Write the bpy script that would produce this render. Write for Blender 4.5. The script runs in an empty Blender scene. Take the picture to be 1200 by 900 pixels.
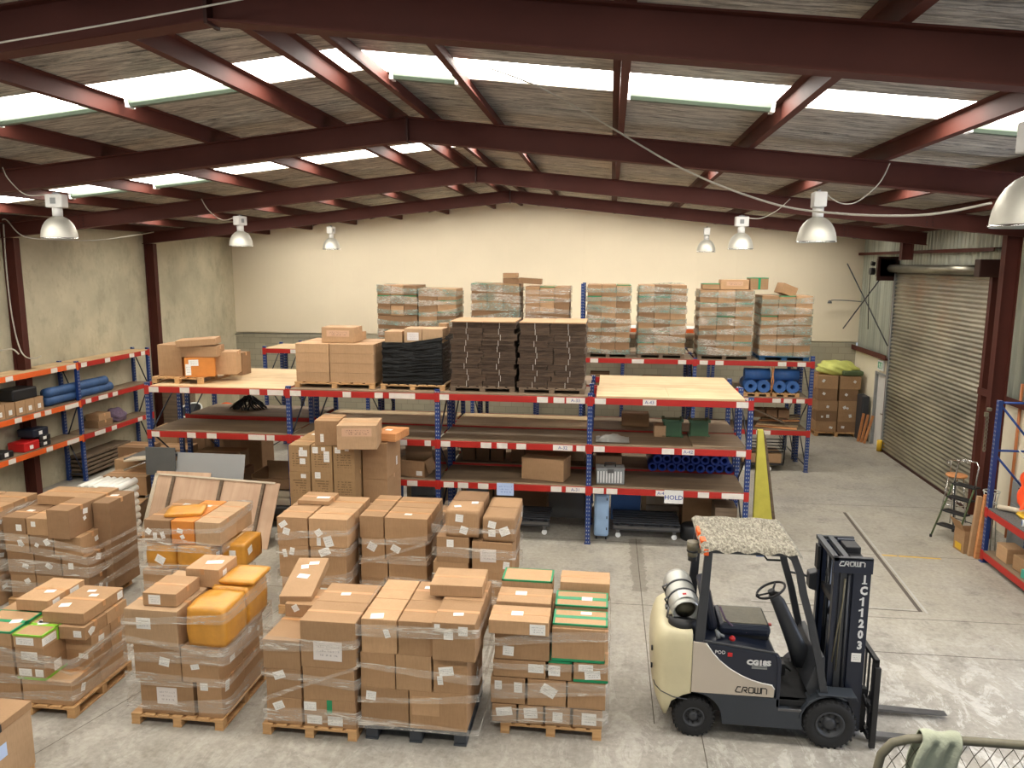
import bpy, bmesh, math, random
from mathutils import Vector, Matrix, Euler
random.seed(7)
SC = bpy.context.scene
COL = SC.collection
PI = math.pi

# ------------------------------------------------------------------ camera
CAM_H = 5.2
def cam_axes(yaw=7.2, pitch=9.0, roll=0.25):
    y, p, r = map(math.radians, (yaw, pitch, roll))
    fw = Vector((-math.sin(y)*math.cos(p), math.cos(y)*math.cos(p), -math.sin(p)))
    rt = Vector((math.cos(y), math.sin(y), 0)); up = rt.cross(fw)
    return fw, rt*math.cos(r)+up*math.sin(r), -rt*math.sin(r)+up*math.cos(r)
FW, RT, UP = cam_axes()
cd = bpy.data.cameras.new('camera'); cam = bpy.data.objects.new('camera', cd); COL.objects.link(cam)
cd.sensor_width = 36; cd.lens = 27; cd.clip_end = 200; cd.clip_start = 0.05
M = Matrix((RT, UP, -FW)).transposed().to_4x4(); M.translation = Vector((0, 0, CAM_H))
cam.matrix_world = M
SC.camera = cam
def at(u, v, Y):
    """world point on the plane y=Y seen at photo pixel (u, v)"""
    d = FW + RT*((u-600)/900) - UP*((v-450)/900)
    return Vector((0, 0, CAM_H)) + d*(Y/d.y)

# ------------------------------------------------------------------ materials
def lin(c):
    return tuple(((x/255)/12.92 if x/255 <= 0.04045 else ((x/255+0.055)/1.055)**2.4) for x in c) + (1,)
MATS = {}
class NT:
    def __init__(s, name):
        s.m = bpy.data.materials.new(name); s.m.use_nodes = True; s.t = s.m.node_tree
        s.b = s.t.nodes['Principled BSDF']; s.out = s.t.nodes['Material Output']
        s.tc = s.t.nodes.new('ShaderNodeTexCoord')
    def n(s, kind, **kw):
        nd = s.t.nodes.new('ShaderNode'+kind)
        for k, v in kw.items():
            if k in nd.inputs: nd.inputs[k].default_value = v
            else: setattr(nd, k, v)
        return nd
    def l(s, a, b): s.t.links.new(a, b)
    def mapping(s, coord='Object', scale=(1, 1, 1), loc=(0, 0, 0), rot=(0, 0, 0)):
        mp = s.n('Mapping'); mp.inputs['Scale'].default_value = scale; mp.inputs['Location'].default_value = loc
        mp.inputs['Rotation'].default_value = rot
        s.l(s.tc.outputs[coord], mp.inputs['Vector']); return mp.outputs[0]
    def noise(s, scale=5, detail=4, rough=0.6, vec=None, coord='Object', **kw):
        nd = s.n('TexNoise'); nd.inputs['Scale'].default_value = scale; nd.inputs['Detail'].default_value = detail
        nd.inputs['Roughness'].default_value = rough
        for k, v in kw.items(): nd.inputs[k].default_value = v
        s.l(vec if vec is not None else s.tc.outputs[coord], nd.inputs['Vector']); return nd.outputs['Fac']
    def ramp(s, fac, stops):
        r = s.n('ValToRGB'); e = r.color_ramp.elements
        e[0].position, e[0].color = stops[0]; e[1].position, e[1].color = stops[-1]
        for p, c in stops[1:-1]:
            x = e.new(p); x.color = c
        s.l(fac, r.inputs[0]); return r.outputs[0]
    def mix(s, fac, a, b, mode='MIX'):
        m = s.n('Mix'); m.data_type = 'RGBA'; m.blend_type = mode
        for sock, val in ((m.inputs[0], fac), (m.inputs[6], a), (m.inputs[7], b)):
            if isinstance(val, bpy.types.NodeSocket): s.l(val, sock)
            else: sock.default_value = val
        return m.outputs[2]
    def math(s, op, a, b=0.0, clamp=False):
        m = s.n('Math'); m.operation = op; m.use_clamp = clamp
        for sock, val in ((m.inputs[0], a), (m.inputs[1], b)):
            if isinstance(val, bpy.types.NodeSocket): s.l(val, sock)
            else: sock.default_value = val
        return m.outputs[0]
    def bump(s, h, strength=0.3, dist=0.01):
        b = s.n('Bump'); b.inputs['Strength'].default_value = strength; b.inputs['Distance'].default_value = dist
        s.l(h, b.inputs['Height']); s.l(b.outputs[0], s.b.inputs['Normal'])
    def set(s, **kw):
        for k, v in kw.items():
            k = {'color': 'Base Color', 'rough': 'Roughness', 'metal': 'Metallic', 'spec': 'Specular IOR Level'}.get(k, k)
            if isinstance(v, bpy.types.NodeSocket): s.l(v, s.b.inputs[k])
            else: s.b.inputs[k].default_value = v
        return s
def reg(name, nt): MATS[name] = nt.m; return nt.m
def plain(name, rgb, rough=0.6, metal=0.0, var=0.12, scale=6, rnd=0.0, bump=0.0):
    """painted / plain surface with a little procedural wear"""
    t = NT(name); c = lin(rgb); k = 1-var
    col = t.ramp(t.noise(scale, 5), [(0.3, (c[0]*k, c[1]*k, c[2]*k, 1)), (0.7, c)])
    if rnd:
        oi = t.n('ObjectInfo'); v = t.math('ADD', t.math('MULTIPLY', oi.outputs['Random'], rnd), 1-rnd/2)
        hs = t.n('HueSaturation'); t.l(v, hs.inputs['Value']); t.l(col, hs.inputs['Color']); col = hs.outputs[0]
    t.set(color=col, rough=rough, metal=metal)
    if name.startswith('steel_maroon'): t.set(spec=0.25)
    if bump: t.bump(t.noise(scale*6, 3), bump, 0.005)
    return reg(name, t)
def kraft(name, rgb, rnd=0.22, printed=False):
    t = NT(name); c = lin(rgb)
    col = t.ramp(t.noise(3, 4, vec=t.mapping(scale=(1, 1, 3))), [(0.3, (c[0]*.86, c[1]*.85, c[2]*.82, 1)), (0.7, c)])
    fibre = t.noise(60, 2, vec=t.mapping(scale=(1, 1, 0.15)))
    col = t.mix(0.10, col, t.ramp(fibre, [(0.35, (0.1, 0.06, 0.03, 1)), (0.6, c)]), 'MIX')
    if printed:
        # rows of dark print on the sides of the carton, as on the photo
        sep = t.n('SeparateXYZ'); t.l(t.tc.outputs['Object'], sep.inputs[0])
        rows = t.math('GREATER_THAN', t.math('SINE', t.math('MULTIPLY', sep.outputs['Z'], 2*PI/0.045)), 0.35)
        words = t.math('GREATER_THAN', t.noise(38, 1, 0.4, vec=t.mapping(scale=(1, 1, 0.25))), 0.5)
        lo = t.math('GREATER_THAN', sep.outputs['Z'], 0.10); hi = t.math('LESS_THAN', sep.outputs['Z'], 0.36)
        mid = t.math('LESS_THAN', t.math('ABSOLUTE', sep.outputs['X']), 0.13)
        msk = t.math('MULTIPLY', t.math('MULTIPLY', rows, words), t.math('MULTIPLY', t.math('MULTIPLY', lo, hi), mid))
        col = t.mix(t.math('MULTIPLY', msk, 0.6), col, lin((60, 45, 30)))
    oi = t.n('ObjectInfo'); v = t.math('ADD', t.math('MULTIPLY', oi.outputs['Random'], rnd), 1-rnd/2)
    hs = t.n('HueSaturation'); t.l(v, hs.inputs['Value']); t.l(col, hs.inputs['Color'])
    t.set(color=hs.outputs[0], rough=0.75, spec=0.3)
    t.bump(t.noise(40, 3, vec=t.mapping(scale=(1, 1, .3))), 0.15, 0.004)
    return reg(name, t)
def paper(name, rgb=(228, 226, 220), ink=(70, 70, 75), s=60, amount=0.55):
    """white label with rows of small illegible print"""
    t = NT(name)
    sep = t.n('SeparateXYZ'); t.l(t.tc.outputs['Generated'], sep.inputs[0])
    g = t.n('TexBrick'); mp = t.mapping('Generated', (1, 1, 1))
    rows = t.math('GREATER_THAN', t.math('SINE', t.math('MULTIPLY', sep.outputs['Z'], 2*PI*4.5)), 0.3)
    words = t.math('GREATER_THAN', t.noise(14, 1, 0.5, vec=t.mapping('Generated', (1, 1, 0.3))), 0.52)
    cx = t.math('LESS_THAN', t.math('ABSOLUTE', t.math('SUBTRACT', sep.outputs['X'], 0.5)), 0.40)
    cz = t.math('LESS_THAN', t.math('ABSOLUTE', t.math('SUBTRACT', sep.outputs['Z'], 0.5)), 0.38)
    msk = t.math('MULTIPLY', t.math('MULTIPLY', rows, words), t.math('MULTIPLY', cx, cz))
    t.set(color=t.mix(t.math('MULTIPLY', msk, amount), lin(rgb), lin(ink)), rough=0.6)
    return reg(name, t)
def wood(name, a, b, scale=1.0, axis=0, rough=0.7, rnd=0.15):
    t = NT(name); sc = [12*scale]*3; sc[axis] = 0.7*scale
    n = t.noise(1, 6, 0.65, vec=t.mapping(scale=tuple(sc)), Distortion=0.6)
    col = t.ramp(n, [(0.3, lin(a)), (0.5, tuple((x+y)/2 for x, y in zip(lin(a), lin(b)))), (0.7, lin(b))])
    big = t.ramp(t.noise(1.1, 3), [(0.35, (0.78, 0.76, 0.74, 1)), (0.65, (1, 1, 1, 1))])
    col = t.mix(1.0, col, big, 'MULTIPLY')
    oi = t.n('ObjectInfo'); v = t.math('ADD', t.math('MULTIPLY', oi.outputs['Random'], rnd), 1-rnd/2)
    hs = t.n('HueSaturation'); t.l(v, hs.inputs['Value']); t.l(col, hs.inputs['Color'])
    t.set(color=hs.outputs[0], rough=rough); t.bump(n, 0.12, 0.004)
    return reg(name, t)
def metal(name, rgb, rough=0.35, var=0.2, streak=(1, 1, 1), metallic=1.0):
    t = NT(name); c = lin(rgb); k = 1-var
    col = t.ramp(t.noise(4, 5, vec=t.mapping(scale=streak)), [(0.3, (c[0]*k, c[1]*k, c[2]*k, 1)), (0.7, c)])
    t.set(color=col, rough=rough, metal=metallic)
    return reg(name, t)

kraft('kraft', (168, 133, 98)); kraft('kraft_light', (184, 148, 111)); kraft('kraft_dark', (143, 111, 81))
kraft('kraft_print', (162, 130, 92), 0.1, True)
kraft('kraft_pink', (182, 150, 116), 0.15)
paper('sticker'); paper('sticker_big', (214, 206, 200), (90, 80, 80), amount=0.45); paper('sheet_blue', (178, 196, 228), (70, 100, 170), amount=0.6)
plain('tape_tan', (190, 140, 92), 0.35, 0, 0.1)
plain('tape_green', (20, 140, 90), 0.35, 0, 0.15)
plain('tape_lime', (130, 190, 50), 0.35, 0, 0.15)
plain('seam', (92, 62, 38), 0.9)
wood('plywood', (190, 160, 118), (214, 186, 145), 0.5)
wood('plywood_dull', (116, 97, 76), (142, 120, 94), 0.5)
wood('plywood_pink', (196, 160, 132), (214, 182, 152), 0.6, axis=2)
wood('pallet_pine', (176, 132, 84), (214, 172, 120), 1.0)
wood('timber_old', (92, 76, 60), (130, 110, 88), 1.0)
wood('timber_orange', (190, 120, 70), (220, 160, 104), 1.0)
plain('plastic_pallet', (62, 66, 72), 0.55); plain('plastic_blue_pallet', (30, 80, 120), 0.5)
plain('beam_red', (176, 34, 24), 0.45, 0, 0.15, 3); plain('beam_orange', (222, 96, 34), 0.45, 0, 0.12, 3)
plain('tag_white', (222, 214, 202), 0.6, 0, 0.12, 12)
plain('steel_maroon', (82, 40, 31), 0.65, 0, 0.2, 2)
plain('steel_maroon_dark', (60, 32, 26), 0.5, 0, 0.2, 2)
plain('black', (22, 22, 24), 0.5); plain('black_gloss', (16, 18, 22), 0.25); plain('rubber', (30, 30, 31), 0.8, 0, 0.3, 14, bump=.3)
plain('navy', (27, 33, 48), 0.35, 0, 0.1); plain('charcoal', (52, 54, 58), 0.45, 0, 0.15, 8)
plain('chassis_grey', (48, 53, 60), 0.5, 0, 0.12, 4)
plain('cream_paint', (206, 196, 160), 0.38, 0, 0.14, 2.5); plain('beige_paint', (188, 176, 160), 0.4, 0, 0.06, 2)
plain('white_paint', (222, 220, 214), 0.45); plain('white_plastic', (228, 228, 224), 0.4); plain('grey_paint', (140, 142, 140), 0.5)
plain('red', (190, 30, 30), 0.4); plain('orange', (235, 95, 25), 0.5); plain('yellow', (225, 180, 40), 0.5)
plain('hi_vis', (255, 84, 28), 0.7, 0, 0.2, 10); plain('bag_lime', (202, 206, 110), 0.7, 0, 0.2, 6, bump=.5)
plain('green_dark', (74, 88, 52), 0.7, 0, 0.3, 6); plain('green_plastic', (60, 92, 62), 0.5, 0, 0.2)
plain('teal', (70, 160, 140), 0.5); plain('tarp_blue', (52, 88, 136), 0.5, 0, 0.35, 5, bump=.6)
plain('roll_blue', (58, 104, 170), 0.5, 0, 0.25, 8); plain('roll_navy', (28, 58, 140), 0.4, 0, 0.3, 8)
plain('blue_panel', (70, 110, 165), 0.5); plain('suitcase_blue', (150, 178, 208), 0.3, 0, 0.1)
plain('foam_yellow', (214, 202, 84), 0.8, 0, 0.15, 4, bump=.4); plain('foam_orange', (222, 160, 80), 0.8)
plain('towel', (168, 172, 150), 0.95, 0, 0.2, 8, bump=.8); plain('tube_olive', (108, 102, 82), 0.5, 0, 0.3, 20)
plain('panel_grey', (148, 148, 146), 0.4, 0, 0.06, 2); plain('panel_grey_dark', (92, 92, 90), 0.5)
wood('flat_carton_edge', (58, 46, 36), (112, 90, 70), 5.0, axis=0, rough=.9, rnd=.35); plain('cloth_purple', (112, 92, 112), 0.9, 0, 0.4, 12, bump=.6)
plain('orange_wrap', (208, 146, 56), 0.28, 0, 0.25, 5, bump=.5); plain('orange_box', (206, 128, 52), 0.6, 0, 0.15)
plain('brace_blue', (30, 66, 136), 0.45); plain('white_film', (220, 218, 208), 0.35, 0, 0.12, 8)
plain('core', (70, 50, 36), 0.9); plain('rail_cream', (206, 192, 168), 0.6)
plain('cable_white', (196, 190, 176), 0.5); plain('pipe_orange', (196, 120, 70), 0.5); plain('carpet_grey', (110, 108, 104), 0.95, 0, 0.6, 40)
plain('batten_body', (78, 90, 76), 0.45, 0, 0.05)
metal('dome', (206, 203, 190), 0.5, 0.06, metallic=.6); metal('chrome', (205, 205, 205), 0.2, 0.05); metal('steel', (120, 120, 122), 0.4)
metal('gas_steel', (196, 196, 188), 0.4, 0.1, metallic=0.5)

def post_mat(name, rgb):
    """blue racking post, its punched holes painted as pale dots up its faces"""
    t = NT(name); sep = t.n('SeparateXYZ'); t.l(t.tc.outputs['Object'], sep.inputs[0])
    fr = t.math('SUBTRACT', t.math('FRACT', t.math('MULTIPLY', sep.outputs['Z'], 1/0.075)), 0.5)
    dz = t.math('LESS_THAN', t.math('ABSOLUTE', fr), 0.2)
    ax = t.math('ABSOLUTE', t.math('SUBTRACT', t.math('ABSOLUTE', sep.outputs['X']), 0.02))
    ay = t.math('ABSOLUTE', t.math('SUBTRACT', t.math('ABSOLUTE', sep.outputs['Y']), 0.0))
    dx = t.math('LESS_THAN', ax, 0.0075)
    msk = t.math('MULTIPLY', dz, dx)
    c = lin(rgb)
    base = t.ramp(t.noise(5, 4), [(0.3, (c[0]*.8, c[1]*.8, c[2]*.8, 1)), (0.7, c)])
    t.set(color=t.mix(msk, base, lin((158, 160, 158))), rough=0.4)  # pale tone paints in the light showing through the punched holes
    return reg(name, t)
post_mat('post_blue', (24, 54, 116))

def film_mat():
    t = NT('stretch_film')
    st = t.noise(3.0, 6, 0.66, vec=t.mapping(scale=(.8, .8, 8)), Distortion=1.1)
    a = t.ramp(st, [(0.41, (0.15, 0.15, 0.15, 1)), (0.56, (0.30, 0.30, 0.30, 1)), (0.68, (0.9, 0.9, 0.9, 1))])
    t.set(color=lin((226, 220, 208)), rough=0.18); t.b.inputs['Specular IOR Level'].default_value = 0.7
    t.bump(st, 0.6, 0.02)
    tr = t.n('BsdfTransparent'); mx = t.n('MixShader')
    t.l(a, mx.inputs[0]); t.l(tr.outputs[0], mx.inputs[1]); t.l(t.b.outputs[0], mx.inputs[2])
    t.l(mx.outputs[0], t.out.inputs['Surface']); return reg('film', t)
film_mat()
t = NT('black_film'); cr = t.noise(9, 8, 0.8, vec=t.mapping(scale=(1, 1, 5)), Distortion=1.2)
t.set(color=lin((12, 13, 12)), rough=0.34, spec=0.28); t.bump(cr, 1.0, 0.05); reg('film_black', t)
def film_teal():
    t = NT('stretch_film_teal')
    st = t.noise(5, 6, 0.7, vec=t.mapping(scale=(1.5, 1.5, 5)), Distortion=1.4)
    a = t.ramp(st, [(0.40, (0.26, 0.26, 0.26, 1)), (0.55, (0.48, 0.48, 0.48, 1)), (0.70, (0.9, 0.9, 0.9, 1))])
    col = t.ramp(t.noise(2.2, 3), [(0.4, lin((222, 214, 200))), (0.62, lin((120, 160, 150)))])
    t.set(color=col, rough=0.2); t.bump(st, 0.6, 0.02)
    tr = t.n('BsdfTransparent'); mx = t.n('MixShader')
    t.l(a, mx.inputs[0]); t.l(tr.outputs[0], mx.inputs[1]); t.l(t.b.outputs[0], mx.inputs[2])
    t.l(mx.outputs[0], t.out.inputs['Surface']); return reg('film_teal', t)
film_teal()

# ------------------------------------------------------------------ mesh helpers
class MB:
    def __init__(s): s.bm = bmesh.new()
    def box(s, x0, x1, y0, y1, z0, z1, bev=0.0, rot=None, org=None):
        b = bmesh.new(); bmesh.ops.create_cube(b, size=1)
        for v in b.verts:
            v.co = Vector(((x0+x1)/2+v.co.x*(x1-x0), (y0+y1)/2+v.co.y*(y1-y0), (z0+z1)/2+v.co.z*(z1-z0)))
        if bev: bmesh.ops.bevel(b, geom=b.edges[:], offset=min(bev, .45*min(x1-x0, y1-y0, z1-z0)), segments=2, affect='EDGES', profile=.5)
        s._merge(b, rot, org); return s
    def _merge(s, b, rot=None, org=None):
        if rot is not None:
            R = rot if isinstance(rot, Matrix) else Euler(rot).to_matrix().to_4x4()
            o = Vector(org or (0, 0, 0))
            for v in b.verts: v.co = o + (R @ (v.co-o))
        mp = {}
        for v in b.verts: mp[v] = s.bm.verts.new(v.co)
        for f in b.faces:
            nf = s.bm.faces.new([mp[v] for v in f.verts]); nf.smooth = f.smooth
        b.free()
    def cyl(s, p, q, r, n=16, r2=None, cap=True, smooth=True):
        p, q = Vector(p), Vector(q); r2 = r if r2 is None else r2
        d = (q-p).normalized(); a = d.orthogonal().normalized(); c = d.cross(a)
        A = [s.bm.verts.new(p+(a*math.cos(2*PI*i/n)+c*math.sin(2*PI*i/n))*r) for i in range(n)]
        B = [s.bm.verts.new(q+(a*math.cos(2*PI*i/n)+c*math.sin(2*PI*i/n))*r2) for i in range(n)]
        for i in range(n):
            f = s.bm.faces.new((A[i], A[(i+1) % n], B[(i+1) % n], B[i])); f.smooth = smooth
        if cap: s.bm.faces.new(A[::-1]); s.bm.faces.new(B)
        return s
    def ring(s, p, q, r, ri, n=24):
        """hollow tube"""
        p, q = Vector(p), Vector(q); d = (q-p).normalized(); a = d.orthogonal().normalized(); c = d.cross(a)
        def loop(o, rr): return [s.bm.verts.new(o+(a*math.cos(2*PI*i/n)+c*math.sin(2*PI*i/n))*rr) for i in range(n)]
        A, B, C_, D = loop(p, r), loop(q, r), loop(q, ri), loop(p, ri)
        for L, K, sm in ((A, B, 1), (B, C_, 0), (C_, D, 1), (D, A, 0)):
            for i in range(n):
                f = s.bm.faces.new((L[i], L[(i+1) % n], K[(i+1) % n], K[i])); f.smooth = bool(sm)
        return s
    def tube(s, pts, r, n=8, closed=False, smooth=True):
        pts = [Vector(p) for p in pts]; N = len(pts); rings = []
        nrm = None
        for i, p in enumerate(pts):
            a = pts[(i-1) % N] if (closed or i > 0) else p; b = pts[(i+1) % N] if (closed or i < N-1) else p
            d = (b-a).normalized()
            nrm = (d.orthogonal() if nrm is None else (nrm-d*nrm.dot(d))).normalized()
            c = d.cross(nrm); rr = r[i] if isinstance(r, (list, tuple)) else r
            rings.append([s.bm.verts.new(p+(nrm*math.cos(2*PI*k/n)+c*math.sin(2*PI*k/n))*rr) for k in range(n)])
        for i in range(N if closed else N-1):
            A, B = rings[i], rings[(i+1) % N]
            for k in range(n):
                f = s.bm.faces.new((A[k], A[(k+1) % n], B[(k+1) % n], B[k])); f.smooth = smooth
        if not closed: s.bm.faces.new(rings[0][::-1]); s.bm.faces.new(rings[-1])
        return s
    def lathe(s, prof, n=32, org=(0, 0, 0), axis='z', smooth=True, cap=False):
        o = Vector(org); rings = []
        for r, z in prof:
            L = []
            for i in range(n):
                a = 2*PI*i/n; x, y = r*math.cos(a), r*math.sin(a)
                v = {'z': (x, y, z), 'y': (x, z, y), 'x': (z, x, y)}[axis]
                L.append(s.bm.verts.new(o+Vector(v)))
            rings.append(L)
        for A, B in zip(rings, rings[1:]):
            for i in range(n):
                f = s.bm.faces.new((A[i], A[(i+1) % n], B[(i+1) % n], B[i])); f.smooth = smooth
        if cap: s.bm.faces.new(rings[0][::-1]); s.bm.faces.new(rings[-1])
        return s
    def prism(s, poly, axis, a0, a1, bev=0.0):
        """polygon extruded along axis; poly in the two other axes (x,z) for y, (x,y) for z, (y,z) for x"""
        b = bmesh.new()
        def P(p, h): return {'y': (p[0], h, p[1]), 'z': (p[0], p[1], h), 'x': (h, p[0], p[1])}[axis]
        A = [b.verts.new(P(p, a0)) for p in poly]; B = [b.verts.new(P(p, a1)) for p in poly]; n = len(poly)
        b.faces.new(A); b.faces.new(B[::-1])
        for i in range(n): b.faces.new((A[i], B[i], B[(i+1) % n], A[(i+1) % n]))
        bmesh.ops.recalc_face_normals(b, faces=b.faces[:])
        if bev: bmesh.ops.bevel(b, geom=b.edges[:], offset=bev, segments=2, affect='EDGES', profile=.5)
        s._merge(b); return s
    def grid(s, f, nu, nv, smooth=True, thick=0.0):
        V = [[s.bm.verts.new(f(i/nu, j/nv)) for j in range(nv+1)] for i in range(nu+1)]
        for i in range(nu):
            for j in range(nv):
                q = s.bm.faces.new((V[i][j], V[i+1][j], V[i+1][j+1], V[i][j+1])); q.smooth = smooth
        return s
    def build(s, name, mat, parent=None, loc=None, rz=None, recalc=True):
        if recalc: bmesh.ops.recalc_face_normals(s.bm, faces=s.bm.faces[:])
        me = bpy.data.meshes.new(name); s.bm.to_mesh(me); s.bm.free()
        me.materials.append(MATS[mat] if isinstance(mat, str) else mat)
        o = bpy.data.objects.new(name, me); COL.objects.link(o)
        if parent: o.parent = parent
        if loc is not None: o.location = loc
        if rz is not None: o.rotation_euler = rz if isinstance(rz, (tuple, Euler)) else (0, 0, rz)
        return o
SEEN = {}
def tag(o, label, cat, group=None, kind=None):
    if label: o['label'] = label
    if cat: o['category'] = cat
    if group: o['group'] = group
    if kind: o['kind'] = kind
    if label and not kind:
        n = len(label.split())
        if n > 16 or n < 4: print('LABELLEN', n, label)
        if label in SEEN: print('DUPLABEL', label)
        SEEN[label] = 1
    return o
def empty(name, loc=(0, 0, 0), rz=0, label=None, cat=None, group=None):
    o = bpy.data.objects.new(name, None); COL.objects.link(o); o.location = loc
    o.rotation_euler = rz if isinstance(rz, (tuple, Euler)) else (0, 0, rz)
    o.empty_display_size = 0.1
    if label: tag(o, label, cat, group)
    return o
def struct(name, mb, mat): o = mb.build(name, mat); o['kind'] = 'structure'; return o
def text(name, s, size, loc, rot, mat, parent=None, depth=0.0015, align='CENTER', bold=0.0, xs=1.0):
    c = bpy.data.curves.new(name, 'FONT'); c.body = s; c.size = size; c.extrude = depth; c.align_x = align; c.align_y = 'CENTER'; c.offset = bold
    c.resolution_u = 2
    t = bpy.data.objects.new('tmp', c); COL.objects.link(t)
    me = bpy.data.meshes.new_from_object(t.evaluated_get(bpy.context.evaluated_depsgraph_get()))
    bpy.data.objects.remove(t)
    me.materials.clear(); me.materials.append(MATS[mat])
    for v in me.vertices: v.co.x *= xs
    o = bpy.data.objects.new(name, me); COL.objects.link(o); o.location = loc; o.rotation_euler = rot
    if parent: o.parent = parent
    return o
FRONT = (PI/2, 0, 0)
# ================================================================== building shell
XL, XR, YB, XRIDGE = -12.87, 7.72, 25.25, -2.62
Y0 = -2.0
def rz_(x): return 7.03-0.105*abs(x-XRIDGE)            # top of rafters
# ---- floor
t = NT('concrete_floor')
big = t.noise(0.28, 5, 0.6); mid = t.noise(1.3, 8, 0.65); fine = t.noise(14, 6, 0.7)
col = t.ramp(mid, [(0.3, lin((124, 120, 112))), (0.5, lin((152, 147, 137))), (0.7, lin((172, 167, 155)))])
col = t.mix(t.math('MULTIPLY', t.ramp(big, [(0.42, (0, 0, 0, 1)), (0.6, (1, 1, 1, 1))]), 0.35), col, lin((178, 168, 142)))
# worn pale patches toward the camera aisle, and dark tyre / oil stains
sep = t.n('SeparateXYZ'); t.l(t.tc.outputs['Object'], sep.inputs[0])
nearw = t.math('MULTIPLY', t.math('SUBTRACT', 11.5, sep.outputs['Y']), 0.35, True)
col = t.mix(t.math('MULTIPLY', nearw, 0.35), col, lin((128, 122, 116)))
flake = t.ramp(t.noise(2.4, 10, 0.78, vec=t.mapping(scale=(1.1, 0.6, 1)), Distortion=0.8), [(0.50, (0, 0, 0, 1)), (0.54, (1, 1, 1, 1))])
col = t.mix(t.math('MULTIPLY', t.math('MULTIPLY', t.math('MULTIPLY', flake, nearw), t.math('ADD', .3, t.math('MULTIPLY', t.math('MULTIPLY', t.math('ADD', sep.outputs['X'], .5), .22, True), .7))), 0.75), col, lin((204, 200, 190)))
dirt = t.ramp(t.noise(1.7, 9, 0.75, vec=t.mapping(loc=(4, 9, 0))), [(0.53, (0, 0, 0, 1)), (0.66, (1, 1, 1, 1))])
col = t.mix(t.math('MULTIPLY', dirt, 0.6), col, lin((96, 90, 80)))
streak = t.ramp(t.noise(2.0, 8, 0.75, vec=t.mapping(scale=(4, 0.25, 1))), [(0.56, (0, 0, 0, 1)), (0.72, (1, 1, 1, 1))])
col = t.mix(t.math('MULTIPLY', streak, 0.25), col, lin((100, 96, 90)))
col = t.mix(0.25, col, t.ramp(fine, [(0.35, lin((110, 104, 96))), (0.65, lin((190, 184, 172)))]))
# one long drip stain on the slab in front of the right-hand dolly
sx = t.math('ABSOLUTE', t.math('SUBTRACT', sep.outputs['X'], t.math('ADD', .56, t.math('MULTIPLY', t.noise(1.5, 3), .06))))
sm = t.math('MULTIPLY', t.math('LESS_THAN', sx, t.math('MULTIPLY', t.noise(7, 4), .24)), t.math('MULTIPLY', t.math('GREATER_THAN', sep.outputs['Y'], 11.8), t.math('LESS_THAN', sep.outputs['Y'], 14.2)))
col = t.mix(t.math('MULTIPLY', sm, 0.45), col, lin((92, 84, 72)))
t.set(color=col, rough=t.ramp(mid, [(0.3, (0.42, 0.42, 0.42, 1)), (0.7, (0.68, 0.68, 0.68, 1))]), spec=0.35)
t.bump(fine, 0.12, 0.004); reg('floor', t)
struct('floor', MB().box(XL-.2, XR+6, Y0, YB+.2, -0.2, 0), 'floor')
# saw-cut joints and the steel-edged trench in the slab
plain('joint_dark', (92, 84, 74), 0.9); plain('joint_edge', (176, 172, 164), 0.6); plain('line_yellow', (214, 176, 88), 0.8, 0, 0.3, 9)
plain('stain', (104, 96, 86), 0.9, 0, 0.3, 5)
m = MB()
for p, q, w in (((5.03, 16.4), (4.78, 11.65), .06), ((2.3, 11.66), (4.81, 11.64), .02)):
    a, b = Vector((*p, 0)), Vector((*q, 0)); d = (b-a).normalized().cross(Vector((0, 0, 1)))*w/2
    V = [m.bm.verts.new(c+Vector((0, 0, .0025))) for c in (a-d, a+d, b+d, b-d)]; m.bm.faces.new(V)
struct('trim_1', m, 'joint_dark')
m = MB()
for p, q, w in (((5.10, 16.4), (4.86, 11.6), .035), ((2.3, 11.71), (4.74, 11.69), .02)):
    a, b = Vector((*p, 0)), Vector((*q, 0)); d = (b-a).normalized().cross(Vector((0, 0, 1)))*w/2
    V = [m.bm.verts.new(c+Vector((0, 0, .0025))) for c in (a-d, a+d, b+d, b-d)]; m.bm.faces.new(V)
struct('trim_2', m, 'joint_edge')
m = MB()
for p, q, w in (((-9, 11.15), (7.5, 11.42), .012), ((2.8, 10.27), (7.6, 10.31), .016), ((-3, 14.0), (7.6, 13.98), .012), ((1.13, 5.5), (1.13, 8.05), .012),
                ((0.6, 14.2), (0.62, 8.2), .012), ((4.2, 16.9), (7.5, 17.0), .014), ((-6.2, 6), (-4.6, 11.2), .01)):
    a, b = Vector((*p, 0)), Vector((*q, 0)); d = (b-a).normalized().cross(Vector((0, 0, 1)))*w/2
    V = [m.bm.verts.new(c+Vector((0, 0, .002))) for c in (a-d, a+d, b+d, b-d)]; m.bm.faces.new(V)
struct('trim_3', m, 'joint_dark')
m = MB(); 
for x0, x1 in ((4.99, 5.25), (5.27, 5.62), (5.60, 5.98)):
    y = 13.97-(x0-5)*.06
    V = [m.bm.verts.new((x, yy, .0028)) for x, yy in ((x0, y-.03), (x1, y-.04), (x1, y+.02), (x0, y+.035))]; m.bm.faces.new(V)
struct('trim_4', m, 'line_yellow')

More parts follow.
